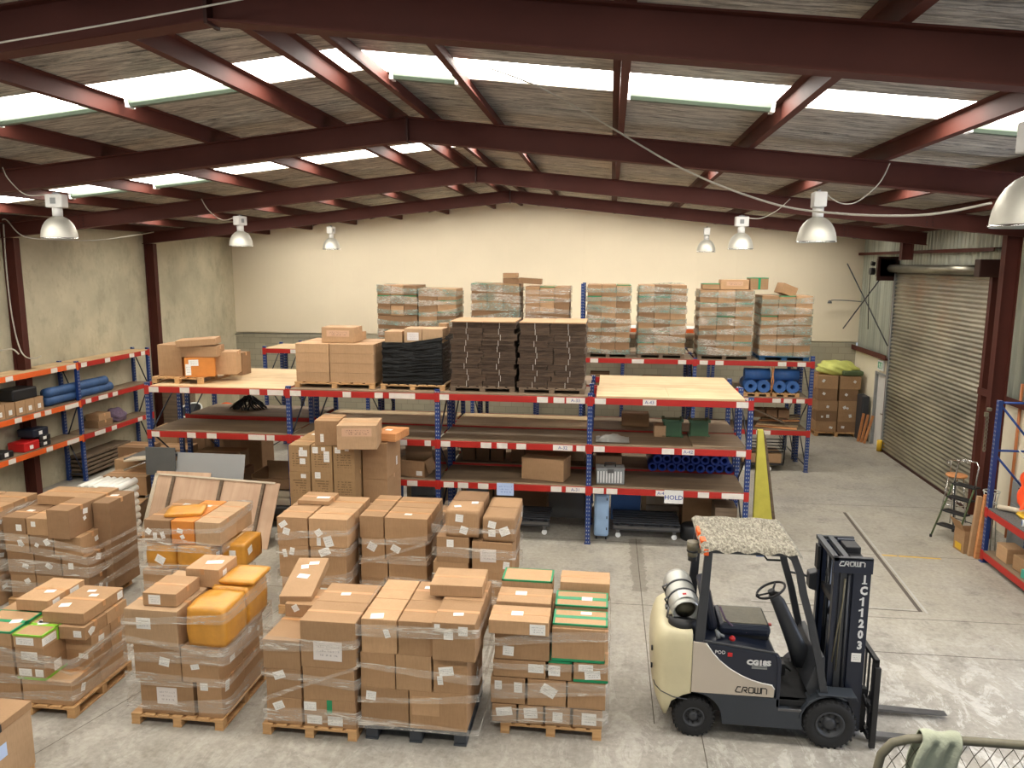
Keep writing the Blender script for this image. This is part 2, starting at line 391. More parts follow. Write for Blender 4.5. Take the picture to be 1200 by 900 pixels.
# ---- walls
t = NT('tilt_panel_concrete')
n1 = t.noise(0.55, 8, 0.6); n2 = t.noise(2.2, 10, 0.78, vec=t.mapping(scale=(1, 1.2, 0.7)))
col = t.ramp(n1, [(0.35, lin((168, 160, 136))), (0.65, lin((200, 190, 162)))])
drip = t.ramp(n2, [(0.50, (0, 0, 0, 1)), (0.68, (1, 1, 1, 1))])
col = t.mix(t.math('MULTIPLY', drip, 0.5), col, lin((136, 130, 108)))
sp = t.ramp(t.noise(9, 8, 0.8), [(0.62, (0, 0, 0, 1)), (0.7, (1, 1, 1, 1))])
col = t.mix(t.math('MULTIPLY', sp, 0.35), col, lin((120, 118, 98)))
t.set(color=col, rough=0.85); t.bump(t.noise(6, 8), 0.15, 0.01); reg('panel_concrete', t)
m = MB()
for a, b in ((Y0, 4.93), (4.95, 10.0), (10.02, 15.19), (15.21, 20.22), (20.24, YB)): m.box(XL-.18, XL, a, b, 0, 6.14)
struct('wall_left', m, 'panel_concrete')
plain('back_panel', (234, 220, 192), 0.7, 0, 0.05, 0.6)
m = MB(); m.box(XL-.18, XR+.18, YB+.06, YB+.2, 2.75, 7.4)
for k in range(18):
    x = XL+k*1.2
    m.box(max(x, XL)+.0008, min(x+1.1992, XR+.1), YB, YB+.06, 2.78, 7.4)
struct('wall_back', m, 'back_panel')
t = NT('block_wall'); br = t.n('TexBrick'); br.inputs['Scale'].default_value = 1.0
br.inputs['Brick Width'].default_value = 0.4; br.inputs['Row Height'].default_value = 0.2; br.inputs['Mortar Size'].default_value = 0.006
br.inputs['Color1'].default_value = lin((168, 160, 138)); br.inputs['Color2'].default_value = lin((156, 150, 130)); br.inputs['Mortar'].default_value = lin((134, 128, 112))
mp = t.n('Mapping'); mp.inputs['Rotation'].default_value = (PI/2, 0, 0); t.l(t.tc.outputs['Object'], mp.inputs[0]); t.l(mp.outputs[0], br.inputs['Vector'])
t.set(color=br.outputs[0], rough=0.85); t.bump(br.outputs['Fac'], -0.3, 0.01); reg('block_back', t)
struct('baseboard_back', MB().box(XL, XR, YB-.02, YB+.06, 0, 2.75), 'block_back')
plain('block_cream', (232, 222, 196), 0.65, 0, 0.08, 2)
# right wall: painted block dado, openings for the exit door and the roller door
m = MB()
m.box(XR, XR+.2, Y0, 5.4, 0, 2.55); m.box(XR, XR+.2, 10.4, 16.75, 0, 2.55); m.box(XR, XR+.2, 23.2, YB, 0, 2.55)
m.box(XR, XR+.2, 22.3, 23.2, 2.12, 2.55)
struct('wall_right', m, 'block_cream')
# corrugated cladding above (real ribs)
t = NT('galvanised_cladding')
col = t.ramp(t.noise(0.9, 6, 0.6, vec=t.mapping(scale=(1, 3, 0.4))), [(0.3, lin((140, 146, 136))), (0.7, lin((184, 188, 172)))])
t.set(color=col, rough=0.42, metal=0.55); reg('clad', t)
def clad(m, ya, yb, za, zb, x=XR+.06, pitch=.19, amp=.022):
    n = max(2, int((yb-ya)/pitch*6)); pts = []
    for i in range(n+1):
        y = ya+(yb-ya)*i/n; ph = (y/pitch) % 1
        d = amp if ph < .28 else (-amp if .45 < ph < .85 else 0)
        pts.append((x+d, y))
    A = [m.bm.verts.new((p[0], p[1], za)) for p in pts]; B = [m.bm.verts.new((p[0], p[1], zb)) for p in pts]
    for i in range(n): m.bm.faces.new((A[i], A[i+1], B[i+1], B[i]))
m = MB(); clad(m, Y0, 5.4, 2.5, 6.2); clad(m, 10.4, 16.75, 2.5, 6.2); clad(m, 22.2, YB, 2.5, 6.2); clad(m, 16.75, 22.2, 4.9, 6.2); clad(m, 5.4, 10.4, 4.6, 6.2)
struct('wall_right_cladding', m, 'clad')
m = MB()
for a, b in ((Y0, 5.4), (10.4, 16.75), (22.2, YB)):
    m.box(XR-.14, XR+.05, a, b, 2.56, 2.60); m.box(XR-.14, XR-.11, a, b, 2.60, 2.70)
for a, b, z in ((Y0, 4.95, 4.2), (16.7, YB, 5.52), (10.4, 14.95, 4.2), (10.4, 14.95, 5.5)):
    m.box(XR-.12, XR+.03, a, b, z, z+.02); m.box(XR-.12, XR-.10, a, b, z-.06, z)
struct('trim_5', m, 'steel_maroon')
m = MB(); m.box(XR-.12, XR+.1, 16.62, 16.75, 0, 5.0); m.box(XR-.05, XR+.1, 22.18, 22.3, 0, 5.0); m.box(XR-.1, XR+.1, 5.3, 5.4, 0, 4.6); m.box(XR-.1, XR+.1, 10.4, 10.5, 0, 4.6)
struct('trim_6', m, 'steel_maroon')
# roller door curtain, real slats
t = NT('roller_door_steel')
n1 = t.noise(0.8, 6, 0.6, vec=t.mapping(scale=(1, 0.6, 1.4))); n2 = t.noise(1.0, 7, 0.7, vec=t.mapping(loc=(3, 1, 7), scale=(1, .8, .8)))
col = t.ramp(n1, [(0.3, lin((120, 116, 104))), (0.7, lin((176, 170, 152)))])
sep = t.n('SeparateXYZ'); t.l(t.tc.outputs['Object'], sep.inputs[0])
high = t.math('MULTIPLY', t.math('SUBTRACT', sep.outputs['Z'], 2.8), 0.4, True)
rust = t.math('MULTIPLY', t.ramp(n2, [(0.48, (0, 0, 0, 1)), (0.66, (1, 1, 1, 1))]), high)
col = t.mix(t.math('MULTIPLY', rust, 0.75), col, lin((156, 112, 72)))
t.set(color=col, rough=0.34, metal=0.6); reg('roller', t)
m = MB(); N = 48; ya, yb = 16.75, 22.2; pts = []
for i in range(N*6+1):
    z = 0.03+4.95*i/(N*6); pts.append((XR-.02+0.026*math.cos(2*PI*i/6), z))
A = [m.bm.verts.new((p[0], ya, p[1])) for p in pts]; B = [m.bm.verts.new((p[0], yb, p[1])) for p in pts]
for i in range(len(pts)-1):
    f = m.bm.faces.new((A[i], B[i], B[i+1], A[i+1])); f.smooth = True
d = struct('door_2', m, 'roller')
dr = MB().cyl((XR-.16, 16.6, 5.08), (XR-.16, 22.25, 5.08), .105, 20)
metal('drum_steel', (150, 146, 130), 0.35, 0.3, (1, .5, 1), .8)
o = dr.build('roller_drum', 'drum_steel', d)
m = MB(); m.box(XR-.45, XR-.02, 22.25, 22.55, 4.85, 5.35, .02); m.box(XR-.5, XR-.05, 16.35, 16.6, 4.95, 5.3, .02); m.box(XR-.5, XR+.03, 22.25, 22.32, 4.75, 5.4)
m.build('drum_bracket', 'steel_maroon_dark', d)
m = MB(); m.cyl((XR-.5, 22.5, 5.0), (XR-.62, 22.5, 5.0), .1, 14); m.cyl((XR-.5, 22.5, 5.2), (XR-.6, 22.5, 5.22), .06, 12); m.tube([(XR-.6, 22.5, 4.95), (XR-.6, 22.5, 4.3), (XR-.55, 22.5, 3.4)], .012)
m.build('chain_hoist', 'black', d)
MB().box(XR-.05, XR+.02, 16.75, 22.2, 0.0, 0.06).build('bottom_rail', 'steel_maroon_dark', d)
m = MB(); m.box(XR-.06, XR-.0, 16.69, 16.78, 0, 4.95); m.box(XR-.06, XR, 22.16, 22.24, 0, 4.95); m.build('guide_rail', 'grey_paint', d)
# exit door beyond the roller door
d = struct('door_1', MB().box(XR+.04, XR+.08, 22.36, 23.14, 0, 2.08), 'white_paint')
m = MB(); m.box(XR-.03, XR+.1, 22.28, 22.36, 0, 2.14); m.box(XR-.03, XR+.1, 23.14, 23.22, 0, 2.14); m.box(XR-.03, XR+.1, 22.28, 23.22, 2.08, 2.14); m.build('door_frame', 'grey_paint', d)
MB().cyl((XR+.04, 22.45, 1.0), (XR-.02, 22.45, 1.0), .015).box(XR-.03, XR-.015, 22.44, 22.56, .99, 1.01).build('door_handle', 'chrome', d)
tag(MB().box(XR-.02, XR, 22.1, 22.2, 0.02, .32, .01).cyl((XR-.12, 22.15, .02), (XR-.12, 22.15, .32), .07).build('bollard', 'yellow'), 'small yellow bollard at the foot of the roller door', 'bollard')
es = empty('exit_sign', (XR-.045, 22.75, 2.36), 0, 'white exit sign with green running figure above the side door', 'sign')
MB().box(-.02, .02, -.22, .22, -.14, .14, .005).build('sign_box', 'white_plastic', es)
plain('exit_green', (60, 150, 100), 0.5)
MB().box(-.026, -.02, -.17, .17, -.09, .09).build('sign_face', 'exit_green', es)
m = MB(); m.cyl((-.03, .07, .045), (-.026, .07, .045), .018, 12)
for a, b in (((.06, .02), (.03, -.03)), ((.03, -.03), (.06, -.07)), ((.03, -.03), (-.01, -.06)), ((.06, .02), (.02, .03)), ((.06, .02), (.09, -.01))):
    m.cyl((-.028, a[0], a[1]), (-.028, b[0], b[1]), .009, 6)
m.box(-.03, -.026, -.13, -.07, -.075, .07); m.build('running_figure', 'white_plastic', es)
# ---- roof
t = NT('roof_blanket')
n1 = t.noise(0.7, 6, 0.6); crk = t.noise(4.2, 8, 0.75, vec=t.mapping(scale=(0.5, 4.0, 1)), Distortion=1.0)
col = t.ramp(crk, [(0.38, lin((74, 71, 66))), (0.47, lin((158, 151, 140))), (0.57, lin((232, 224, 208)))])
col = t.mix(0.35, col, t.ramp(n1, [(0.35, lin((112, 106, 97))), (0.65, lin((182, 174, 160)))]))
t.set(color=col, rough=0.5, metal=0.2); t.bump(crk, 1.0, 0.06); reg('blanket', t)
SKY = [(2.35, 3.1), (7.42, 8.25), (12.85, 13.65), (18.1, 18.75), (22.9, 23.5)]
ys = [Y0]+[v for ab in SKY for v in ab]+[YB]
m = MB()
def roofslab(m, ya, yb, off, th, inset=0.0):
    for s in (-1, 1):
        xe = XL-.1+inset if s < 0 else XR+.2-inset
        poly = [(XRIDGE, rz_(XRIDGE)+off), (xe, rz_(xe)+off), (xe, rz_(xe)+off+th), (XRIDGE, rz_(XRIDGE)+off+th)]
        m.prism(poly, 'y', ya, yb)
for i in range(0, len(ys), 2): roofslab(m, ys[i], ys[i+1], .168, .06)
# laps of the blanket
for ya, yb in [(ys[i], ys[i+1]) for i in range(0, len(ys), 2)]:
    y = ya+1.2
    while y < yb-.4:
        roofslab(m, y, y+.025, .160, .01); y += 1.2
for a, b in SKY:
    for s in (-1, 1):
        xo, xi = (XL-.1, XL+1.2) if s < 0 else (XR+.2, XR-1.1)
        m.prism([(xo, rz_(xo)+.168), (xi, rz_(xi)+.168), (xi, rz_(xi)+.228), (xo, rz_(xo)+.228)], 'y', a, b)
struct('ceiling', m, 'blanket')
t = NT('skylight_sheet'); em = t.n('Emission'); em.inputs['Color'].default_value = (1, .955, .875, 1); em.inputs['Strength'].default_value = 21.0
t.l(em.outputs[0], t.out.inputs['Surface']); reg('sky_sheet', t)
for k, (a, b) in enumerate(SKY):
    m = MB(); roofslab(m, a, b, .190, .012, 1.3); struct('window_%d' % (k+1), m, 'sky_sheet')

# ---- portal frames
def ibeam_rafter(m, y, xa, xb, w=.15, tf=.014, depth=.30):
    for s in (0, 1):
        z = lambda x, o: rz_(x)-o
        for (o0, o1, hw) in ((0, tf, w/2), (depth-tf, depth, w/2), (tf, depth-tf, .006)):
            m.prism([(xa, z(xa, o0)), (xb, z(xb, o0)), (xb, z(xb, o1)), (xa, z(xa, o1))], 'y', y-hw, y+hw)
        break
def column(m, x0, x1, y, z0, z1, w=.17):
    m.box(x0, x0+.014, y-w/2, y+w/2, z0, z1); m.box(x1-.014, x1, y-w/2, y+w/2, z0, z1); m.box(x0, x1, y-.006, y+.006, z0, z1)
FR = [0.1, 5.03, 10.0, 15.08, 20.15]
names = ['behind the camera', 'nearest the camera, crossing the top of the photo', 'second from the camera', 'third from the camera', 'farthest from the camera before white wall']
for k, y in enumerate(FR):
    if k == 0: continue
    f = empty('portal_frame', (0, 0, 0), 0, 'maroon steel roof portal frame, '+names[k], 'steel frame', 'portal frames')
    for xa, xb in ((XL+.02, XRIDGE), (XRIDGE, XR-.1)):
        m = MB(); ibeam_rafter(m, y, xa, xb); m.build('rafter', 'steel_maroon', f)
    for x0, zb in ((XL+.02, 0), (7.08, 0)):
        if k == 4 and x0 > 0: zb = 5.3
        m = MB(); column(m, x0, x0+.27, y+.1, zb, rz_(x0+.13)-.3 if x0 < 0 else rz_(x0)-.28)
        m.build('column', 'steel_maroon', f)
    m = MB(); m.box(XRIDGE-.012, XRIDGE+.012, y-.085, y+.085, 6.71, 7.035); m.build('ridge_plate', 'steel_maroon_dark', f)
    m = MB()
    for s in (-1, 1):
        xx = XRIDGE+s*8.35
        for dz in (.06, .13, .20, .26):
            for dx in (-.05, .05): m.cyl((xx+dx, y-.02, rz_(xx)-dz), (xx+dx, y+.0, rz_(xx)-dz), .014, 6)
    m.build('splice_bolts', 'steel_maroon_dark', f)
# purlins run the whole length on top of the rafters
plac = ['ridge', 'first', 'second', 'third', 'fourth', 'fifth', 'sixth', 'eaves']
for s, side in ((-1, 'left'), (1, 'right')):
    offs = [.24, 1.12, 2.67, 4.24, 5.8, 7.35, 8.85, 10.0]
    for k, o in enumerate(offs):
        x = XRIDGE+s*o; z = rz_(x); m = MB()
        xx = [(x-s*.035, x+s*.035)]
        a = s*.004; sl = -.105*s
        m.prism([(x-.0025, z), (x+.0025, z), (x+.0025, z+.163), (x-.0025, z+.163)], 'y', Y0, YB)
        m.prism([(x-.0, z), (x+s*.07, z+sl*s*.07), (x+s*.07, z+sl*s*.07+.004), (x, z+.004)], 'y', Y0, YB)
        m.prism([(x+s*.066, z+sl*s*.07), (x+s*.07, z+sl*s*.07), (x+s*.07, z+.018), (x+s*.066, z+.018)], 'y', Y0, YB)
        m.prism([(x, z+.159), (x-s*.07, z+.159-sl*s*.07), (x-s*.07, z+.163-sl*s*.07), (x, z+.163)], 'y', Y0, YB)
        nm = {'ridge': 'right beside the ridge', 'eaves': 'above the wall'}.get(plac[k], plac[k]+' out from the ridge pair')
        tag(m.build('roof_purlin', 'steel_maroon'), 'maroon roof purlin on the %s slope, %s' % (side, nm), 'purlin', 'roof purlins')
# end-wall fly brace rods and batten clips seen against the white wall
for nm, x, y in (('leftmost', -8.0, 20.3), ('middle', -6.4, 20.3), ('rightmost', -4.8, 20.3)):
    m = MB().cyl((x, y, rz_(x)-.30), (x+1.1, y+.9, rz_(x+1.1)-.02), .016, 6)
    tag(m.build('fly_brace', 'steel_maroon_dark'), 'thin dark angle brace below farthest left rafter, %s of three' % nm, 'brace', 'fly braces')
# ---- high bay lamps
def lamp(x, y, zb, label, turn=0.3):
    e = empty('high_bay_lamp', (x, y, zb), turn, label, 'ceiling lamp', 'high bay lamps')
    R_ = .232
    prof = [(R_, 0), (R_*.985, .05), (R_*.94, .11), (R_*.85, .17), (R_*.71, .225), (R_*.52, .27), (.068, .30)]
    m = MB().lathe(prof+[(p[0]-.004, p[1]-.003) for p in prof[::-1]], 36); m.build('shade', 'dome', e)
    MB().lathe([(R_+.004, 0), (R_+.004, .012), (R_-.004, .012), (R_-.004, 0), (R_+.004, 0)], 36).build('rim', 'chrome', e)
    MB().cyl((0, 0, .29), (0, 0, .42), .065, 20).build('neck', 'white_paint', e)
    b = MB().box(-.12, .12, -.075, .075, .42, .60, .012).build('gear_box', 'white_paint', e)
    MB().box(-.045, .03, -.079, -.075, .47, .55).build('rating_plate', 'grey_paint', b)
    MB().tube([(0, 0, .6), (0, 0, .64)], .008).box(-.05, .05, -.012, .012, .60, .625).build('hook', 'steel', e)
    MB().lathe([(.0, .06), (.05, .07), (.055, .16), (.03, .22), (.0, .235)], 16).build('bulb', 'white_plastic', e)
lamp(-7.62, 10.0, 5.50, 'silver dome lamp, nearest of the three on the left', 0.1)
lamp(-7.48, 15.08, 5.50, 'silver dome lamp, middle of the three on the left', 1.3)
lamp(-7.44, 20.15, 5.52, 'silver dome lamp, farthest of the three on the left', 1.5)
lamp(2.50, 10.0, 5.46, 'silver dome lamp on the right, second nearest the camera', 1.5)
lamp(2.41, 15.08, 5.46, 'silver dome lamp on the right, third from camera', 0.05)
lamp(2.38, 20.15, 5.48, 'silver dome lamp on the right, farthest and smallest', 1.5)
lamp(2.47, 4.97, 5.42, 'large silver dome lamp cut off by the right photo edge', 0.4)
# ---- fluorescent battens under the skylights
def batten(x0, x1, y, z0, z1, label):
    e = empty('batten_light', ((x0+x1)/2, y, (z0+z1)/2), (0, -math.atan2(z1-z0, x1-x0), 0), label, 'strip light', 'fluorescent battens below the skylights')
    L = math.hypot(x1-x0, z1-z0)/2
    MB().box(-L, L, -.06, .06, -.01, .05, .01).build('housing', 'batten_body', e)
    MB().prism([(-.06, -.01), (.06, -.01), (.035, -.035), (-.035, -.035)], 'x', -L+.04, L-.04).build('diffuser', 'batten_body', e)
    MB().box(-L-.0, -L+.035, -.065, .065, -.042, .055).build('end_cap', 'white_paint', e); MB().box(L-.035, L, -.065, .065, -.042, .055).build('end_cap', 'white_paint', e)
def bat(xa, xb, y, nm, dz=.105): batten(xa, xb, y, rz_(xa)+dz, rz_(xb)+dz, nm)
bat(-6.78, -5.36, 8.06, 'white fluorescent batten at the left photo edge below near skylight')
bat(-5.2, -3.8, 8.06, 'pale green fluorescent batten left of the ridge below near skylight')
bat(-2.3, -1.58, 8.12, 'short pale green fluorescent batten just right of the ridge')
bat(.12, 1.55, 8.12, 'pale green fluorescent batten right of centre below near skylight')
bat(-8.3, -6.95, 13.5, 'dark fluorescent batten under the second skylight, left of the other')
bat(-9.95, -8.45, 13.45, 'fluorescent batten under the second skylight above the left lamp')
bat(3.4, 4.8, 8.25, 'pale green fluorescent batten at the right photo edge')
# ---- cables
def cable(pts, label, r=.009, mat='cable_white', n=40, cat='cable'):
    P = [Vector(p) for p in pts]; out = []
    N = len(P)
    for i in range(N-1):
        p0, p1, p2, p3 = P[max(i-1, 0)], P[i], P[i+1], P[min(i+2, N-1)]
        for k in range(8):
            t_ = k/8; out.append(.5*((2*p1)+(p2-p0)*t_+(2*p0-5*p1+4*p2-p3)*t_**2+(3*p1-p0-3*p2+p3)*t_**3))
    out.append(P[-1])
    return tag(MB().tube(out, r, 6).build('power_cable', mat), label, cat)
cable([at(530, 66, 7.6), at(620, 97, 7.3), at(700, 140, 7.0), at(800, 198, 6.6), at(900, 237, 6.2), at(980, 250, 5.8), at(1080, 252, 5.3), at(1162, 238, 4.97)], 'long white cable sagging across the hall toward the large lamp', .0075)
cable([at(-60, 62, 4.85), at(0, 50, 4.85), at(100, 33, 4.85), at(200, 15, 4.85), at(300, -4, 4.85)], 'white cable running along the nearest rafter at top left', .006)
cable([at(1043, 191, 9.9), at(1030, 215, 9.9), at(1005, 236, 10), at(985, 238, 10), at(966, 226, 10)], 'white cable from second rafter to the lamp below it at right', .007)
cable([at(3, 196, 9.9), at(10, 210, 9.9), at(30, 228, 9.95), at(55, 228, 10)], 'white cable from second rafter to the nearest left lamp', .007)
cable([at(236, 233, 15), at(245, 247, 15), at(262, 258, 15), at(281, 252, 15.05)], 'white cable from third rafter to the middle left lamp', .009)
cable([at(926, 233, 15), at(910, 247, 15), at(890, 256, 15), at(869, 254, 15.05)], 'white cable from third rafter to the lamp at its right', .009)
cable([at(2, 258, 14.9), at(8, 258, 14.9), at(28, 277, 14.9), at(70, 281, 15.6), at(120, 281, 17), at(180, 272, 19.9)], 'white cable looping along the left wall between two columns', .012)
cable([at(4, 262, 15.06), at(8, 320, 15.06), at(14, 370, 15.06), at(22, 405, 15.06), at(30, 418, 15.06), at(42, 420, 15.06), at(48, 417, 15.06)], 'white conduit dropping down beside the near left column', .014)
cable([at(-20, 412, 14.6), at(0, 411, 14.6), at(14, 409, 14.65), at(22, 415, 14.75)], 'short white conduit on the left wall above the top shelf', .016)
cable([at(245, 402, 25.1), at(262, 396, 25.1), at(281, 391, 25.15), at(330, 391, 25.15), at(380, 391, 25.15)], 'dark cable fixed along the top of the back block wall', .012, 'charcoal')
# thin rods in the far right corner
def rod(p, q, label, r=.018): tag(MB().cyl(p, q, r, 8).build('brace_rod', 'charcoal'), label, 'rod')
rod((7.16, 24.8, 5.2), (7.6, 22.15, 2.98), 'dark rod in far right corner sloping down toward the roller door')
rod((7.17, 24.8, 3.23), (7.6, 23.05, 4.83), 'dark rod in far right corner rising toward the roller door motor')
wl = empty('wall_lamp', (7.6, 24.95, 4.05), 0, 'swan-neck wall lamp on a long arm in the far right corner', 'lamp')
MB().tube([(.1, 0, 0), (-.3, 0, .03), (-.7, 0, .04), (-.8, 0, .03)], .014, 6).build('arm', 'steel', wl)
MB().lathe([(.02, .06), (.05, .04), (.07, -.03), (.065, -.03), (.02, .04)], 14, (-.84, 0, -.03)).build('lamp_head', 'steel', wl)
# ================================================================== cartons, pallets, wrap
def sticker_on(root, w, d, h, face, u, v, sw, sh, rot=0, mat='sticker', name='sticker'):
    """face f(ront) r(ight) l(eft) t(op); u,v 0..1 on that face"""
    m = MB().box(-sw/2, sw/2, -.0012, .0012, -sh/2, sh/2)
    o = m.build(name, mat, root)
    if face == 'f': o.location = ((u-.5)*w, -d/2-.0015, v*h); o.rotation_euler = (0, rot, 0)
    elif face == 'r': o.rotation_euler = Euler((0, rot, 0)).to_matrix().to_euler(); o.rotation_euler = (Matrix.Rotation(PI/2, 3, 'Z') @ Euler((0, rot, 0)).to_matrix()).to_euler(); o.location = (w/2+.0015, (u-.5)*d, v*h)
    elif face == 'l': o.rotation_euler = (Matrix.Rotation(-PI/2, 3, 'Z') @ Euler((0, rot, 0)).to_matrix()).to_euler(); o.location = (-w/2-.0015, (u-.5)*d, v*h)
    else: o.rotation_euler = (Matrix.Rotation(rot, 3, 'Z') @ Matrix.Rotation(-PI/2, 3, 'X')).to_euler(); o.location = ((u-.5)*w, (v-.5)*d, h+.0015)
    return o
def carton(x0, x1, y0, y1, z0, z1, label, group=None, mat='kraft', tape='tape_tan', st=(), rz=0.0, rx=0.0, ry=0.0, seam='x', name='cardboard_carton', cat='box', soft=0.0, green=None):
    w, d, h = x1-x0, y1-y0, z1-z0
    m = MB()
    if soft:
        b = bmesh.new(); bmesh.ops.create_cube(b, size=1); bmesh.ops.subdivide_edges(b, edges=b.edges[:], cuts=6, use_grid_fill=True)
        rr = random.Random(sum(ord(q)*(i+1) for i, q in enumerate(label)))
        ph = [rr.uniform(0, 6) for _ in range(6)]
        for v in b.verts:
            p = v.co.copy()*2
            q = Vector([math.copysign(abs(c)**.85, c) for c in p])
            k = 1-soft*.035*(abs(p.x*p.y)+abs(p.y*p.z)+abs(p.x*p.z))
            q = q*(.985*k)
            q += Vector((math.sin(p.y*4+ph[0]), math.sin(p.z*4+ph[1]), math.sin(p.x*4+ph[2])))*.010*soft
            v.co = Vector((q.x*w/2, q.y*d/2, h/2+q.z*h/2))
        for f in b.faces: f.smooth = True
        m._merge(b)
    else:
        m.box(-w/2, w/2, -d/2, d/2, 0, h, .006)
    o = m.build(name, mat, None, ((x0+x1)/2, (y0+y1)/2, z0), (rx, ry, rz))
    tag(o, label, cat, group)
    if not soft:
        if seam == 'x':
            if tape: MB().box(-w/2-.001, w/2+.001, -.026, .026, h-.0005, h+.0012).box(-w/2-.0012, -w/2+.0005, -.026, .026, h-.07, h).box(w/2-.0005, w/2+.0012, -.026, .026, h-.07, h).build('tape', tape, o)
        elif seam == 'y':
            if tape: MB().box(-.026, .026, -d/2-.001, d/2+.001, h-.0005, h+.0012).box(-.026, .026, -d/2-.0012, -d/2+.0005, h-.07, h).build('tape', tape, o)
    if green:
        gm = MB(); T = .03
        if 'x' in green: gm.box(-w/2-.002, w/2+.002, -T, T, h, h+.002).box(w/2, w/2+.002, -T, T, 0, h)
        if 'e' in green: # taped all round the top edges
            for sx in (-1, 1): gm.box(sx*w/2-.02 if sx > 0 else -w/2-.002, w/2+.002 if sx > 0 else -w/2+.02, -d/2-.002, d/2+.002, h-.02, h+.002)
            gm.box(-w/2, w/2, -d/2-.002, -d/2+.012, h-.02, h+.002).box(-w/2, w/2, d/2-.012, d/2+.002, h-.02, h+.002)
        if 'y' in green: gm.box(-T, T, -d/2-.002, d/2+.002, h, h+.002).box(-T, T, -d/2-.002, -d/2, 0, h)
        if 'b' in green: gm.box(-w/2-.002, w/2+.002, -d/2-.002, -d/2+.01, 0, .03).box(w/2-.01, w/2+.002, -d/2-.002, d/2, 0, .03)
        gm.build('coloured_tape', 'tape_lime' if 'l' in green else 'tape_green', o)
    for s_ in st: sticker_on(o, w, d, h, *s_)
    return o
def rnd_st(r, w, d, h, faces='fr', p=.6):
    out = []
    for f in faces:
        if r.random() < p:
            W = w if f in 'ft' else d; H = h if f != 't' else d
            s1 = min(r.uniform(.07, .12), W*.6); s2 = min(r.uniform(.06, .1), H*.5)
            out.append((f, r.uniform(.25, .75), r.uniform(.35, .75), s1, s2, r.choice([0, 0, .1, -.5, .6, .3, -.2])))
            if r.random() < .3: out.append((f, r.uniform(.2, .8), r.uniform(.2, .6), .06, .06, r.uniform(-.6, .6)))
    return out
def pallet(x0, x1, y0, y1, label, z=0.0, mat='pallet_pine', h=.13, rz=0.0, group='wooden pallets under the stacks', plastic=False):
    w, d = x1-x0, y1-y0
    e = empty('pallet', ((x0+x1)/2, (y0+y1)/2, z), rz, label, 'pallet', group)
    if plastic:
        m = MB(); m.box(-w/2, w/2, -d/2, d/2, h-.035, h, .008)
        m.build('top_deck', mat, e)
        for sx in (-1, 0, 1):
            for sy in (-1, 0, 1): MB().box(sx*(w/2-.08)-.07, sx*(w/2-.08)+.07, sy*(d/2-.08)-.07, sy*(d/2-.08)+.07, .02, h-.034, .01).build('foot', mat, e)
        for sx in (-1, 0, 1): MB().box(sx*(w/2-.08)-.07, sx*(w/2-.08)+.07, -d/2, d/2, 0, .022).build('runner', mat, e)
        return e
    t_ = .018; n = 7; bw = w/n*.78
    m = MB(); 
    for i in range(n):
        x = -w/2+bw/2+(w-bw)*i/(n-1); m.box(x-bw/2, x+bw/2, -d/2, d/2, h-t_, h, .002)
    m.build('deck_boards', mat, e)
    for sy in (-1, 0, 1):
        y = sy*(d/2-.05); MB().box(-w/2, w/2, y-.045, y+.045, h-2*t_, h-t_).build('stringer_board', mat, e)
    for sx in (-1, 0, 1):
        for sy in (-1, 0, 1):
            x, y = sx*(w/2-.05), sy*(d/2-.05)
            MB().box(x-.05, x+.05, y-.045, y+.045, t_, h-2*t_, .003).build('block', mat, e)
    for sx in (-1, 0, 1):
        x = sx*(w/2-.05); MB().box(x-.05, x+.05, -d/2, d/2, 0, t_).build('bottom_board', mat, e)
    return e
def film(x0, x1, y0, y1, bands, label, mat='film', off=.02, seed=1, group='clear stretch wrap round the stacks'):
    """bands: list of (zlow_left, zlow_right, height)"""
    r = random.Random(seed); m = MB(); N = 72
    per = 2*((x1-x0)+(y1-y0))
    def P(s):
        L = s*per; w, d = x1-x0, y1-y0
        if L < w: q = Vector((x0+L, y0-off)); nrm = Vector((0, -1))
        elif L < w+d: q = Vector((x1+off, y0+L-w)); nrm = Vector((1, 0))
        elif L < 2*w+d: q = Vector((x1-(L-w-d), y1+off)); nrm = Vector((0, 1))
        else: q = Vector((x0-off, y1-(L-2*w-d))); nrm = Vector((-1, 0))
        return q, nrm
    for (za, zb, hh) in bands:
        ph = r.uniform(0, 6); ph2 = r.uniform(0, 6); rows = 7
        ring = []
        for i in range(N):
            s = i/N; q, nrm = P(s); fx = (q.x-x0)/(x1-x0)
            zc = za+(zb-za)*min(1, max(0, fx))+.015*math.sin(s*12+ph)
            hi = hh*(.75+.25*math.sin(s*9+ph2))
            colm = []
            for k in range(rows):
                v = k/(rows-1)
                o_ = .007*math.sin(s*90+k*2.1+ph)*math.sin(s*41+ph2)+.004*math.sin(k*3+s*30)
                p = q+nrm*abs(o_)
                colm.append(m.bm.verts.new((p.x, p.y, zc+hi*v)))
            ring.append(colm)
        for i in range(N):
            A, B = ring[i], ring[(i+1) % N]
            for k in range(rows-1):
                f = m.bm.faces.new((A[k], B[k], B[k+1], A[k+1])); f.smooth = True
    o = m.build('stretch_wrap', mat, recalc=False)
    return tag(o, label, 'plastic wrap', group)
LAYW = {1: ['only'], 2: ['bottom', 'top'], 3: ['bottom', 'middle', 'top'], 4: ['bottom', 'second', 'third', 'top'], 5: ['bottom', 'second', 'third', 'fourth', 'top']}
COLW = {1: [''], 2: [' left', ' right'], 3: [' left', ' middle', ' right'], 4: [' far left', ' centre left', ' centre right', ' far right']}
